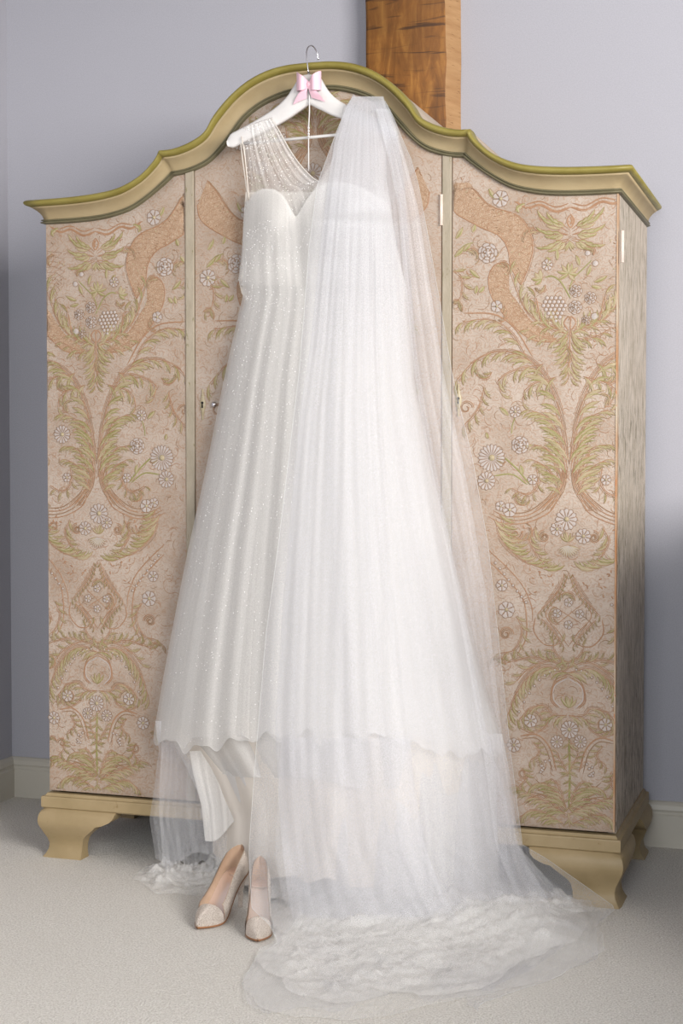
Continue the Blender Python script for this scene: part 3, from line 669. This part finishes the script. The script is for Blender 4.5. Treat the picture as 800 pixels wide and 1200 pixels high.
# right edge of the right-hand door, rubbed to the wood; hinges, locks
m = MB(); m.box(1.5125, 1.5162, -.0022, .001, Z0+.004, float(ztop(1.514))); wpart(m, 'rubbed_edge', M['rust'], doors[2], False)
for px, py in ((517, 246), (729, 289)):
    q = aty(px, py, -.002); m = MB()
    m.tube([(q[0], -.003, q[2]-.036), (q[0], -.003, q[2]+.036)], .0042, 10); 
    for k in range(4): m.tube([(q[0], -.003, q[2]-.0365+k*.0243-.0006), (q[0], -.003, q[2]-.0365+k*.0243+.0006)], .0050, 10)
    wpart(m, 'hinge', M['hinge'])
def lock(px, py, door):
    q = aty(px, py, 0); m = MB()
    prof_ = [(-.050, .001), (-.046, .0035), (-.040, .002), (-.034, .0035), (-.027, .006), (-.021, .0055), (-.014, .009), (0, .0105), (.014, .009), (.021, .0055), (.027, .006), (.034, .0035), (.040, .002), (.046, .0035), (.050, .001)]
    m.grid([[(q[0]-w*.8, -.0002, q[2]+z*.8), (q[0]-w*.6, -.003, q[2]+z*.8), (q[0]+w*.6, -.003, q[2]+z*.8), (q[0]+w*.8, -.0002, q[2]+z*.8)] for z, w in prof_])
    for z in (.019, -.019): m.ball((q[0], -.003, q[2]+z), .002, nu=6, nv=4)
    o = wpart(m, 'lock_plate', M['brass'], door)
    m = MB(); k = 12
    m.add([(q[0]+.0036*math.cos(2*PI*j/k), -.0036, q[2]+.0042+.0036*math.sin(2*PI*j/k)) for j in range(k)], [tuple(range(k))])
    m.add([(q[0]-.0016, -.0037, q[2]+.003), (q[0]+.0016, -.0037, q[2]+.003), (q[0]+.0026, -.0037, q[2]-.009), (q[0]-.0026, -.0037, q[2]-.009)], [(0, 1, 2, 3)])
    wpart(m, 'keyhole', M['black'], door, False)
lock(237.5, 474, doors[1]); lock(537, 469, doors[2])
q = aty(250, 474, -.008); m = MB(); m.ball((q[0], -.006, q[2]), .0075, sc=(1, .8, 1), nu=12, nv=8); wpart(m, 'small_knob', M['steel'], doors[1])

# ------------------------------------------------------------------ hanger
HY = -.075
def HP(px, py, y=HY): return aty(px, py, y)
hang = empty('clothes_hanger', HP(362, 110)); HO = np.array(HP(362, 110))
tag(hang, 'white wooden clothes hanger with a pink bow hooked over the wardrobe cornice', 'hanger')
def hpart(mb, name, mat, parent=hang, smooth=True):
    mb.v = [(x-HO[0], y-HO[1], z-HO[2]) for x, y, z in mb.v]; return mb.build(name, mat, parent, smooth)
upE = [(267, 166), (271, 158), (280, 153), (300, 142), (322, 128), (336, 115), (345, 102), (351, 92), (356, 89), (363, 88), (370, 89), (376, 92), (383, 104), (392, 114), (404, 122), (425, 131), (446, 141), (462, 150), (466, 157)]
loE = [(268, 172), (274, 173), (286, 167), (304, 158), (325, 147), (340, 138), (350, 131), (356, 127), (360, 124), (363, 123), (366, 124), (371, 127), (378, 130), (388, 135), (402, 140), (424, 148), (444, 156), (458, 163), (465, 162)]
U = cat(upE, 60); L = cat(loE, 60); P = []
for a, c in zip(U, L):
    pts = []
    for t_, y in ((0, 0), (.0, -.007), (.12, -.009), (.5, -.0105), (.88, -.009), (1, -.007), (1, 0), (1, .007), (.5, .0105), (0, .007)):
        p = a*(1-t_)+c*t_; q = aty(p[0], p[1], HY); pts.append((q[0], q[1]+y, q[2]))
    P.append(pts)
m = MB(); m.grid(P, closed_v=True); k = len(P[0]); m.f += [tuple(range(k)), tuple(59*k+j for j in range(k))[::-1]]; m.m += [0, 0]; hpart(m, 'shoulder_bar', M['white_wood'])
m = MB(); m.tube([HP(279, 169), HP(458, 152)], .0038, 10); hpart(m, 'trouser_bar', M['white_wood'])
hx, _, hz = HP(362, 92); zt_ = 2.055
m = MB(); m.tube(cat([(hx, HY, hz), (hx-.003, HY-.002, hz+.03), (hx-.006, HY-.002, zt_+.01), (hx-.004, HY+.006, zt_+.028), (hx+.002, HY+.022, zt_+.034), (hx+.008, HY+.036, zt_+.022), (hx+.010, HY+.040, zt_+.004)], 40), .0016, 8); hpart(m, 'hook', M['steel'])
m = MB(); m.tube([HP(361.5, 84), HP(362, 92)], .0032, 10); hpart(m, 'hook_collar', M['steel'])
# pendant cord with beads; the length below the beads models a reflection
m = MB(); m.tube(cat([HP(362, 106, HY-.014), HP(362.5, 130, HY-.013), HP(361.5, 150, HY-.012), HP(361.5, 200, HY-.004)], 12), .0016, 6)
for py in (150, 153.5, 157, 160): m.ball(HP(361.5, py, HY-.013), .0032, nu=8, nv=6)
hpart(m, 'pendant_cord_and_reflection', M['white_wood'])
# bow
def ribbon(mb, mid, wid, th=.001):
    mid = np.array(mid); P = [[(q[0], q[1], q[2]+w*h) for h in (-1, -.3, .3, 1)] for q, w in zip(mid, wid)]; mb.grid(P)
by = HY-.016; m = MB()
for s in (-1, 1):
    c = aty(362, 99, by); tip = aty(362+s*13.5, 96 if s < 0 else 95, by)
    ms = cat([c, c*.5+tip*.5+[0, -.016, -.002], tip+[0, -.006, 0], tip+[0, .004, 0], c*.5+tip*.5+[0, .004, 0], c], 24)
    wd = np.interp(np.linspace(0, 1, 24), [0, .2, .45, .55, .8, 1], [.006, .017, .023, .023, .017, .006]); ribbon(m, ms, wd)
    e = aty(362+s*11, 119 if s < 0 else 117, by+.002); ms = cat([c, c*.55+e*.45+[s*.002, -.008, 0], e], 10)
    P = [[(q[0]-w, q[1], q[2]+w*.35*s), (q[0], q[1]-.002, q[2]), (q[0]+w, q[1], q[2]-w*.35*s)] for q, w in zip(ms, np.linspace(.005, .018, 10))]; m.grid(P)
m.ball(aty(362, 99, by-.004), .0068, nu=10, nv=8, sc=(1, .7, 1.1)); o = hpart(m, 'bow', M['bow']); o['label'] = 'pink satin bow'

# ------------------------------------------------------------------ wedding dress
DO = np.array([.80, -.12, 0.0]); dress = empty('wedding_dress', DO)
tag(dress, 'ivory beaded tulle wedding dress with one-shoulder sheer strap hanging from the white hanger', 'dress')
def dpart(name, P, mat, UV=None, parent=dress, kind=None):
    o = gridobj(name, np.asarray(P)-DO, mat, parent, UV)
    if kind: o['kind'] = kind
    return o
sk = tab([(238, 288, 456, .086), (262, 286, 460, .094), (285, 285, 464, .080), (305, 284, 468, .066), (322, 284, 472, .068), (334, 284, 475, .078), (344, 285, 476, .088), (400, 272, 482, .115), (450, 261, 486, .135), (560, 239, 508, .165), (640, 221, 527, .19), (720, 205, 547, .21), (800, 190, 567, .23), (860, 180, 586, .25), (950, 172, 604, .27), (1050, 165, 620, .29)])
bl = tab([(215, 289, 452), (232, 287, 456), (260, 285, 460), (300, 283, 466), (322, 280, 472), (328, 279, 474), (336, 282, 476), (345, 283, 477)])
neck = [(0, 238), (.05, 228), (.12, 221), (.19, 221), (.26, 230), (.31, 244), (.345, 253), (.38, 246), (.43, 232), (.50, 219), (.60, 213), (.72, 214), (.84, 222), (.94, 232), (1, 240)]
nkc = cat(neck, 200)
def bod_y(px, py):
    Lp, Rp = bl(py, 1), bl(py, 2); u = np.clip((px-Lp)/(Rp-Lp), 0, 1)
    y = -.03-.055*np.sin(PI*u)**.55
    y = y-.026*np.exp(-(((px-319)/26)**2+((py-258)/30)**2))-.028*np.exp(-(((px-402)/34)**2+((py-256)/34)**2))
    return y+.006*np.exp(-((py-300)/12.)**2)
def smooth_fold(u, t, seed, n=(5, 9, 15, 25), amp=(.45, .5, .35, .2)):
    r = np.random.default_rng(seed); F = 0
    for f, a in zip(n, amp):
        ph = r.random()*6.28; dr = (r.random()-.5)*1.6; wv = (r.random()-.5)*1.2
        s = np.sin(2*PI*f*(u+.02*np.sin(2*PI*(u*1.7+r.random())))+ph+dr*t+wv*t*t)
        F = F+a*np.sign(s)*np.abs(s)**.85
    return F
def hemline(name, pts, off, parent, r=.0005):
    m = MB(); m.tube(np.asarray(pts)+[0, -.0008, 0]-off, r, 4); o = m.build(name, M['hem'], parent); return o
def skirt(name, mat, hem, top=294, inset=0, ymore=0., seed=1, amp=.022, yback=0., nu=260, nv=70, narrow=None, fold=(5, 9, 15, 25)):
    u = np.linspace(0, 1, nu); t = np.linspace(0, 1, nv)
    Ug, Tg = np.meshgrid(u, t)
    hp = hem(u)[None, :]
    uu0 = .35*(.5-.5*np.cos(PI*Ug))+.65*Ug; over = callable(top); tv = top(uu0) if over else top; py = tv+(hp-tv)*Tg
    Lp, Rp, dp = sk(py, 1)+inset, sk(py, 2)-inset, sk(py, 3)
    if narrow is not None: Lp = np.maximum(Lp, narrow(py, 1)); Rp = np.minimum(Rp, narrow(py, 2))
    uu = .5-.5*np.cos(PI*Ug); uu = .35*uu+.65*Ug
    px = Lp+(Rp-Lp)*uu
    F = smooth_fold(Ug, Tg, seed, fold); A = amp*np.clip(Tg, 0, 1)**.7*np.clip(np.sin(PI*Ug)*3, .15, 1)
    y = -.025-dp*np.sin(PI*np.clip(uu, 0, 1))**.6-ymore*np.clip(Tg*7, 0, 1)-A*F+yback*np.clip(1-Tg*6, 0, 1)
    if over: y = np.where(py < 345, np.minimum(y, bod_y(px, py)-.006-ymore*.3), y)
    P = AT(px, py, y)
    P[..., 2] = np.maximum(P[..., 2], .012)
    return dpart(name, P, mat, np.dstack([Ug, Tg])), P
hemx = lambda pts: (lambda u: np.interp(u, [p[0] for p in pts], [p[1] for p in pts]))
nar = tab([(322, 0, 900), (860, 195, 580), (900, 222, 575), (960, 248, 562), (1010, 250, 540), (1060, 255, 525)])
o_, P_l = skirt('skirt_lining', M['lining'], hemx([(0, 1000), (.06, 1012), (.16, 1038), (.25, 1030), (.36, 1026), (.40, 1036), (.47, 1028), (.55, 1040), (.68, 1040), (.80, 1018), (.92, 985), (1, 955)]), inset=8, yback=.045, top=312, seed=3, amp=.010, narrow=nar, fold=(3, 5, 8, 13)); hemline('lining_hem', P_l[-1], DO, dress); o_['label'] = 'plain ivory satin lining'
o, _ = skirt('inner_tulle', M['inner'], (lambda u: 1078-40*np.clip(u-.8, 0, 1)*5+5*np.sin(u*21)), inset=14, ymore=-.012, yback=.045, top=312, seed=6, amp=.012, narrow=tab([(322, 0, 900), (860, 200, 580), (960, 246, 582), (1090, 262, 588)]), fold=(4, 7, 12, 18))
nar2 = tab([(322, 0, 900), (860, 200, 570), (911, 240, 545), (950, 235, 540)])
o, P_o = skirt('skirt_underlayer', M['organza'], hemx([(0, 960), (.05, 952), (.08, 905), (.16, 910), (.45, 913), (.6, 926), (.75, 922), (.9, 900), (1, 890)]), inset=4, ymore=.012, yback=.045, top=312, seed=5, amp=.010, narrow=nar2, fold=(3, 6, 10, 15)); hemline('underlayer_hem', P_o[-1], DO, dress)
hemA = lambda u: 864+4*np.sin(u*17)+2.5*np.abs(np.sin(u*31+1))+4*np.sin(u*67)+2.5*np.sin(u*121)+24*np.clip(u-.75, 0, 1)*4
for sd, ym in ((8, .022), (12, .032)):
    o, P_t = skirt('skirt_overlay', M['tulle'], (lambda u, k=sd: hemA(u)+(k-8)*2.6*np.sin(u*11+k)), ymore=ym, top=lambda q: np.interp(q, nkc[:, 0], nkc[:, 1])+1, seed=sd, amp=.010, fold=(3, 5, 9, 14), inset=0 if sd == 8 else 3); hemline('overlay_hem', P_t[-1], DO, dress)
# long side tulle on the left and trailing tulle panels
def wrinkle(x, y, seed):
    r = np.random.default_rng(seed); h = 0
    for k in range(6):
        a = r.random()*PI; f = 4*1.5**k; ph = r.random()*6.28
        wx = x+.05*np.sin(y*9+ph)+.02*np.sin(y*23+ph*2); wy = y+.05*np.sin(x*8+ph*1.3)
        s = np.sin(2*PI*f*(wx*math.cos(a)+wy*math.sin(a))*.5+ph)
        h = h+(1-np.abs(s))**3*(.9**k)*r.uniform(.4, 1)
    return h/2.6
def panel(name, rows, mat, y0, y1, seed=1, amp=.012, n=60, nv=60, folds=(3, 6, 11), parent=None, off=DO, hemfn=None, fn=None, flr=.010, edges=''):
    """free-hanging panel: rows = (py, left px, right px); y may be a function"""
    tb = tab([(a, b_, c) for a, b_, c in rows]); p0 = min(r[0] for r in rows); p1 = max(r[0] for r in rows)
    Ug, Tg = np.meshgrid(np.linspace(0, 1, n), np.linspace(0, 1, nv)); hm = hemfn(Ug) if hemfn else 0
    py = p0+(p1-p0+hm)*Tg; px = tb(py, 1)*(1-Ug)+tb(py, 2)*Ug
    F = smooth_fold(Ug, Tg, seed, folds, (.5, .5, .35))
    y = fn(px, py) if fn else y0+(y1-y0)*Tg
    y = y-amp*F*np.clip(Tg*4+.12, 0, 1)*np.clip((tb(py, 2)-tb(py, 1))/170, .12, 1)
    P = AT(px, py, y); low = P[..., 2] < .012
    if low.any():
        for i_, j_ in zip(*np.where(low)):
            g = atz(px[i_, j_], py[i_, j_], .008); g[1] = min(g[1], -.034); g[2] = .006+flr*wrinkle(g[0], g[1], seed); P[i_, j_] = g
    o = gridobj(name, P-off, mat, parent, np.dstack([Ug, Tg]))
    if edges:
        for e in edges: hemline('rolled_hem', {'r': P[:, -1], 'l': P[:, 0], 'b': P[-1]}[e], off, parent)
    return o, P
panel('side_tulle', [(845, 182, 250), (880, 186, 256), (920, 181, 262), (960, 175, 270), (1010, 183, 282)], M['veil_wing'], -.09, -.13, 21, .009, parent=dress, hemfn=lambda u: -4+7*np.sin(u*9))
panel('side_tulle', [(850, 190, 262), (900, 188, 266), (950, 186, 262), (1000, 190, 250)], M['veil_wing'], -.07, -.10, 22, .009, parent=dress, hemfn=lambda u: 14+6*np.sin(u*14))
panel('side_tulle', [(860, 470, 588), (900, 476, 596), (960, 480, 604), (1010, 470, 616), (1050, 440, 640), (1080, 420, 650)], M['veil_wing'], -.12, -.22, 27, .010, parent=dress, hemfn=lambda u: 6*np.sin(u*12))
panel('side_tulle', [(865, 330, 480), (930, 326, 486), (1000, 322, 500), (1050, 330, 520), (1085, 350, 540)], M['veil_wing'], -.30, -.36, 28, .010, parent=dress, hemfn=lambda u: 6*np.sin(u*12+1))
panel('satin_flounce', [(880, 222, 300), (905, 226, 300), (945, 236, 300), (985, 240, 300)], M['organza'], -.13, -.15, 25, .004, parent=dress, hemfn=lambda u: -30*u+6*np.sin(u*7), edges='b')

# bodice
Ug, Tg = np.meshgrid(np.linspace(0, 1, 150), np.linspace(0, 1, 70))
nk = np.interp(Ug, nkc[:, 0], nkc[:, 1]); py = nk+(335-nk)*Tg; px = bl(py, 1)+(bl(py, 2)-bl(py, 1))*Ug
yy = bod_y(px, py); P_b = AT(px, py, yy)
dpart('bodice', P_b, M['bodice'], np.dstack([Ug, Tg]))
# back of bodice and skirt, closing the garment against the wardrobe
pyb = np.linspace(225, 1000, 60)[:, None]; ub = np.linspace(0, 1, 20)[None, :]
Lb = np.where(pyb < 346, bl(pyb, 1), np.maximum(sk(pyb, 1)+8, nar(pyb, 1))); Rb = np.where(pyb < 346, bl(pyb, 2), np.minimum(sk(pyb, 2)-8, nar(pyb, 2)))
P = AT(Lb+(Rb-Lb)*ub, pyb+0*ub, -.022+0*ub); P[..., 2] = np.maximum(P[..., 2], .012); dpart('back_panel', P, M['lining'])
# sheer illusion yoke and wide strap on the left shoulder
def yoke(rows, name, n=70, amp=.0022, seed=31, yoff=-.006):
    L_ = cat([r[0] for r in rows], 60); R_ = cat([r[1] for r in rows], 60); Ug, Tg = np.meshgrid(np.linspace(0, 1, n), np.linspace(0, 1, 60))
    px = L_[:, 0][:, None]*(1-Ug)+R_[:, 0][:, None]*Ug; py = L_[:, 1][:, None]*(1-Ug)+R_[:, 1][:, None]*Ug
    yt = np.clip((py-140)/80, 0, 1); y = (HY-.018)*(1-yt)+(bod_y(px, np.maximum(py, 215))+yoff)*yt
    y = y-amp*smooth_fold(Ug, Tg, seed, (6, 11, 17), (.5, .4, .3))*np.clip(1.1-1.6*Tg, .05, 1)
    P = AT(px, py, y); dpart(name, P, M['illusion'], np.dstack([Ug, Tg])); return P
P_y = yoke([((287, 149), (318, 139)), ((286, 165), (327, 153)), ((288, 190), (341, 178)), ((290, 215), (356, 198)), ((290, 235), (372, 212)), ((289, 252), (392, 216)), ((288, 275), (412, 262)), ((286, 300), (418, 290)), ((283, 330), (424, 330))], 'illusion_strap')
yoke([((404, 124), (452, 142)), ((400, 150), (456, 160)), ((388, 190), (457, 190)), ((374, 212), (456, 215)), ((365, 228), (456, 235)), ((352, 262), (458, 262)), ((380, 295), (464, 295)), ((390, 330), (473, 330))], 'illusion_strap', seed=33)
# back of the strap going over the hanger
Pb = np.array([P_y[0], P_y[0]+[0, .008, .006], P_y[0]+[0, .024, .004], P_y[0]+[0, .034, -.03]]); dpart('strap_fold', Pb, M['illusion'], np.dstack(np.meshgrid(np.linspace(0, 1, 70), np.linspace(0, .1, 4))))
m = MB(); m.tube(cat([HP(281, 160), HP(284, 185, -.085), HP(288, 215, -.07), HP(291, 236, -.05)], 14), .0017, 6); m.tube(cat([HP(283, 160, -.09), HP(287, 185, -.09), HP(290, 215, -.075), HP(292, 236, -.055)], 14), .0014, 6)
m.v = [tuple(np.array(p)-DO) for p in m.v]; m.build('hanging_loop', M['lining'], dress)
# piping along the neck edges
m = MB(); m.tube(np.array(P_y)[:, -1][:46]+[0, -.001, 0], .0014, 6); m.tube(np.array(P_y)[:, 0]+[0, -.001, 0], .0010, 6)
m.v = [tuple(np.array(p)-DO) for p in m.v]; m.build('neck_binding', M['bodice'], dress)
# beading: thousands of tiny pearls
def beads(name, P, count, r, bias=None, seed=3):
    r_ = np.random.default_rng(seed); P = np.asarray(P); a, b_ = P.shape[:2]; m = MB(); i = r_.random(count)*(a-1.01); 
    if bias: i = (r_.random(count)**bias)*(a-1.01)
    if bias: i = i*.94+a*.055
    j = r_.random(count)*(b_-1.01)
    for x, y in zip(i, j):
        x0, y0 = int(x), int(y); fx, fy = x-x0, y-y0
        p = P[x0, y0]*(1-fx)*(1-fy)+P[x0+1, y0]*fx*(1-fy)+P[x0, y0+1]*(1-fx)*fy+P[x0+1, y0+1]*fx*fy
        p = p+[0, -r*.5, 0]-DO; rr = r*(.6+.8*r_.random())
        m.add([p+[rr, 0, 0], p+[-rr, 0, 0], p+[0, rr, 0], p+[0, -rr, 0], p+[0, 0, rr], p+[0, 0, -rr]], [(0, 3, 4), (3, 1, 4), (0, 5, 3), (3, 5, 1), (0, 4, 2), (1, 2, 4)])
    o = m.build(name, M['pearl'], dress); o['kind'] = 'stuff'
beads('bodice_beading', P_b, 3600, .0010); beads('strap_beading', P_y[:36], 500, .0010, seed=5); beads('skirt_beading', P_t, 2200, .0010, 1.3, 6)

# ------------------------------------------------------------------ veil
VO = np.array([1.0, -.2, 0]); veil = empty('bridal_veil', VO)
tag(veil, 'long sheer white veil draped over the ivory dress and pooling on the carpet', 'veil')
def front_y(px, py):                    # just in front of bodice and skirt
    ys = []
    q = np.clip(py, 215, 345); yb = bod_y(px, q)-.028
    Lp, Rp, dp = sk(py, 1), sk(py, 2), sk(py, 3); u = np.clip((px-Lp)/(Rp-Lp), 0, 1)
    ysk = -.025-dp*np.sin(PI*u)**.6-.052*np.clip((py-235)/25, 0, 1)-.018*np.clip((py-330)/200, 0, 1)
    w = np.clip((py-345)/20, 0, 1); y = np.minimum(yb, ysk)*(1-w)+np.minimum(ysk, -.05)*w
    sw = np.clip((352-px)/28, 0, 1)*np.clip((py-900)/70, 0, 1); y = y*(1-sw)+np.minimum(y, np.interp(py, [900, 985, 1020, 1060, 1104, 1180], [-.33, -.37, -.43, -.51, -.57, -.60]))*sw
    top = np.clip((py-130)/85, 0, 1); y = (HY-.03)*(1-top)+np.minimum(y, -.06)*top
    return y
panel('front_layer', [(113, 413, 449), (124, 406, 452), (135, 402, 456), (165, 392, 466), (215, 384, 474), (300, 374, 480), (400, 364, 486), (480, 352, 498), (560, 344, 512), (700, 332, 540), (850, 322, 568), (930, 326, 592), (990, 330, 606), (1040, 336, 640), (1075, 342, 676), (1110, 350, 660), (1150, 380, 600)], M['veil'], 0, 0, 41, .0035, 150, 200, (5, 9, 16), veil, VO, fn=lambda a, b_: front_y(a, b_)-.004,
      hemfn=lambda u: 10*np.sin(u*9+1)+6*np.sin(u*23))
panel('back_layer', [(118, 410, 451), (135, 402, 460), (155, 394, 468), (185, 383, 481), (215, 372, 490), (290, 362, 504), (370, 356, 518), (440, 350, 530), (540, 338, 554), (640, 326, 572), (740, 312, 583), (880, 300, 598), (990, 292, 612), (1006, 292, 640), (1064, 295, 722), (1084, 316, 698), (1104, 326, 699), (1122, 300, 700), (1150, 284, 640), (1176, 290, 560)], M['veil_wing'], 0, 0, 44, .006, 170, 210, (4, 7, 12), veil, VO, fn=front_y, edges='rl', hemfn=lambda u: 10*np.sin(u*7)+5*np.sin(u*19))
panel('wing_fold', [(128, 440, 456), (150, 446, 464), (185, 455, 474), (240, 466, 489), (330, 474, 503), (440, 486, 520), (560, 506, 546), (700, 534, 570), (880, 566, 590), (990, 580, 606), (1040, 600, 650), (1090, 600, 690)], M['veil_wing'], 0, 0, 47, .006, 40, 120, (2, 4, 7), veil, VO, fn=lambda a, b_: front_y(a, b_)-.012)
# gathered heading over the hanger
Ug, Tg = np.meshgrid(np.linspace(0, 1, 120), np.linspace(0, 1, 12))
px = 413-7*Tg+(36+9*Tg)*Ug; py = 111.5+14*Ug-1.5*np.sin(Ug*38)*(1-Tg)+12*Tg; P = AT(px, py, HY-.03-.006*np.sin(Ug*70)-.004*np.sin(Ug*33)+.012*(1-Tg))
gridobj('gathered_heading', P-VO, M['veil'], veil, np.dstack([Ug*2, Tg]))
# pool of veil on the floor: overlapping crumpled sheets
def pool(name, outline, center, hmax, seed, mat, base=.004, back=0., parent=veil, off=VO, nr=46, na=260):
    O = np.array([atz(*p)[:2] for p in outline]); c = atz(*center)[:2]
    Oc = cat(np.vstack([O, O[:1]]), na)
    rr = np.linspace(0, 1, nr)[:, None]; X = c[0]+(Oc[:, 0]-c[0])[None, :]*rr; Y = c[1]+(Oc[:, 1]-c[1])[None, :]*rr
    an = np.linspace(0, 2*PI, na)[None, :]; jit = 1+rr*(.035*np.sin(an*5+seed)+.022*np.sin(an*9+seed*3)+.012*np.sin(an*17+seed)+.006*np.sin(an*37+seed*2))
    X = c[0]+(X-c[0])*jit; Y = c[1]+(Y-c[1])*jit
    fall = np.clip((1-rr)*5, 0, 1)**.7
    Y = np.minimum(Y, -.034)
    Z = base+wrinkle(X, Y, seed)*hmax*(.15+.85*fall)
    Z = Z+back*np.exp(-((Y+.25)/.14)**2)*fall
    P = np.dstack([X, Y, Z]); P[:, -1] = P[:, 0]
    o = gridobj(name, P-off, mat, parent, np.dstack([X*2.2, Y*2.2])); return o, P
big_ = [(300, 1070), (360, 1030), (470, 1020), (560, 985), (618, 985), (648, 1008), (690, 1035), (716, 1062), (694, 1084), (698, 1122), (640, 1152), (560, 1172), (440, 1188), (330, 1192), (282, 1170), (296, 1130), (330, 1100), (318, 1085)]
pool('train_layer', big_, (470, 1090), .014, 3, M['veil_pool'], .004, .03)
pool('train_layer', [(320, 1082), (400, 1040), (520, 1000), (612, 985), (640, 1006), (660, 1040), (672, 1100), (600, 1140), (480, 1160), (380, 1150), (345, 1110)], (480, 1080), .020, 9, M['veil_pool'], .012, .04)
pool('train_layer', [(345, 1075), (440, 1045), (560, 1010), (625, 995), (640, 1050), (580, 1110), (470, 1120), (400, 1105)], (500, 1070), .022, 14, M['veil_pool'], .02, .03)
pool('train_layer', [(300, 1120), (360, 1062), (450, 1050), (540, 1020), (600, 1030), (660, 1060), (686, 1100), (620, 1130), (520, 1176), (400, 1160), (330, 1150)], (500, 1100), .034, 41, M['veil_pool'], .014, .02)
pool('train_layer', [(380, 1050), (480, 1030), (610, 992), (668, 1030), (700, 1072), (640, 1090), (560, 1145), (450, 1130), (390, 1100)], (540, 1075), .04, 45, M['veil_pool'], .018, .03)
pool('train_layer', [(330, 1095), (400, 1070), (470, 1085), (520, 1120), (480, 1165), (400, 1180), (330, 1160)], (420, 1125), .03, 49, M['veil_pool'], .012, .0)
pool('hem_pool', [(340, 1062), (420, 1040), (520, 1004), (600, 990), (622, 1006), (640, 1040), (590, 1080), (480, 1092), (390, 1088)], (490, 1055), .05, 31, M['tulle'], .008, .05, dress, DO)
pool('hem_pool', [(158, 1033), (172, 1016), (210, 1006), (250, 992), (300, 996), (330, 1020), (310, 1045), (250, 1052), (215, 1050), (180, 1048)], (240, 1026), .05, 19, M['veil_pool'], .004, 0, dress, DO)
pool('hem_pool', [(170, 1030), (200, 1012), (250, 1000), (300, 1000), (310, 1030), (250, 1044), (200, 1042)], (245, 1024), .06, 23, M['veil_pool'], .014, 0, dress, DO)

# ------------------------------------------------------------------ shoes
def shoe(name, toe, heel, label):
    toe = np.array(toe)[:2]; heel = np.array(heel)[:2]; d = toe-heel; Ln = np.linalg.norm(d); d /= Ln; nrm = np.array([-d[1], d[0]]); sc = Ln/.243
    root = empty(name, (heel[0], heel[1], 0)); root.rotation_euler = (0, 0, math.atan2(d[1], d[0])); root.scale = (1, 1, 1)
    tag(root, label, 'shoe', group='pair of glitter court shoes')
    X = np.array([0, .012, .03, .05, .075, .10, .125, .15, .17, .185, .20, .215, .23, .238, .243])
    Wd = np.array([.006, .022, .029, .031, .031, .031, .033, .036, .038, .036, .031, .022, .012, .007, .0015])
    Zs = np.array([.088, .088, .087, .083, .072, .054, .033, .015, .008, .006, .006, .006, .007, .008, .009])
    top = np.array([.150, .148, .142, .134, .118, .098, .076, .058, .048, .046, .042, .036, .028, .022, .014])
    X = X*sc
    xs = np.linspace(0, 1, 44); s_ = np.linspace(0, 1, len(X)); f = lambda A: np.interp(xs, s_, A)
    x, w, zs, tp = f(X), f(Wd)*sc, f(Zs), f(top)
    n = len(x); thr = np.searchsorted(x, .172*sc)
    # walls (outer and lining)
    for nm, ins, mt in (('upper', 0, 'glitter'), ('lining', .0016, 'shoe_lining')):
        m = MB()
        for s in (-1, 1):
            P = []
            for i in range(thr+1):
                row = []
                for k in range(7):
                    t_ = k/6; ww = (w[i]+.003*math.sin(PI*t_)-(.004+.011*math.exp(-x[i]/.03))*t_-ins); xx = x[i]-(.004*math.sin(PI*t_)+.0-.006*t_)*(1-min(1, x[i]/.03))+ins*(1 if i == 0 else 0)
                    row.append((xx, s*max(ww, .0005 if i == 0 else 0), zs[i]+(tp[i]-zs[i])*t_))
                P.append(row)
            if s < 0: P = [r[::-1] for r in P]
            m.grid(P)
            if s < 0: e1 = P[0][::-1]
            else: m.grid([e1, P[0]])
        # vamp
        P = []
        for i in range(thr, n):
            row = []
            for k in range(13):
                a = PI*k/12; hh = tp[i]-zs[i]; lift = .010*math.exp(-((x[i]-.18)/.02)**2)*0
                row.append((x[i]-.010*math.sin(a)*math.exp(-((i-thr)/3.)**2)*-1, math.cos(a)*(w[i]-ins), zs[i]+(hh-ins)*math.sin(a)**.6+.0))
            P.append(row)
        m.grid(P); m.build(nm, M[mt], root)
    m = MB(); m.grid([[(x[i], s*w[i]*.94, zs[i]+.003+.0015*(s*s)) for s in (-1, -.6, 0, .6, 1)] for i in range(0, n-4)]); m.build('insole', M['insole'], root)
    m = MB(); m.grid([[(x[i]+.0, s*w[i]*1.0, zs[i]-dz) for s, dz in ((-1.02, -.001), (-1.04, .003), (0, .0045), (1.04, .003), (1.02, -.001))] for i in range(n)]); m.build('sole', M['sole'], root)
    m = MB(); H = []
    for z, x0, x1, hw in ((.086, .001, .052, .027), (.075, .003, .040, .021), (.06, .007, .028, .013), (.04, .010, .022, .008), (.02, .011, .020, .006), (.006, .011, .021, .006), (0, .0105, .0215, .0065)):
        H.append([((x0+x1)/2+(x1-x0)/2*math.cos(2*PI*j/14), hw*math.sin(2*PI*j/14), z) for j in range(14)])
    m.grid(H, closed_v=True); m.f.append(tuple(6*14+j for j in range(14))); m.m.append(0); m.build('heel', M['glitter'], root)
    return root
shoe('court_shoe', atz(231, 1091), atz(285, 988, .15), 'champagne glitter court shoe uncovered on the carpet in front of the dress hem')
shoe('court_shoe', atz(302, 1106), atz(305, 1001, .15), 'champagne glitter court shoe half covered by the sheer veil')
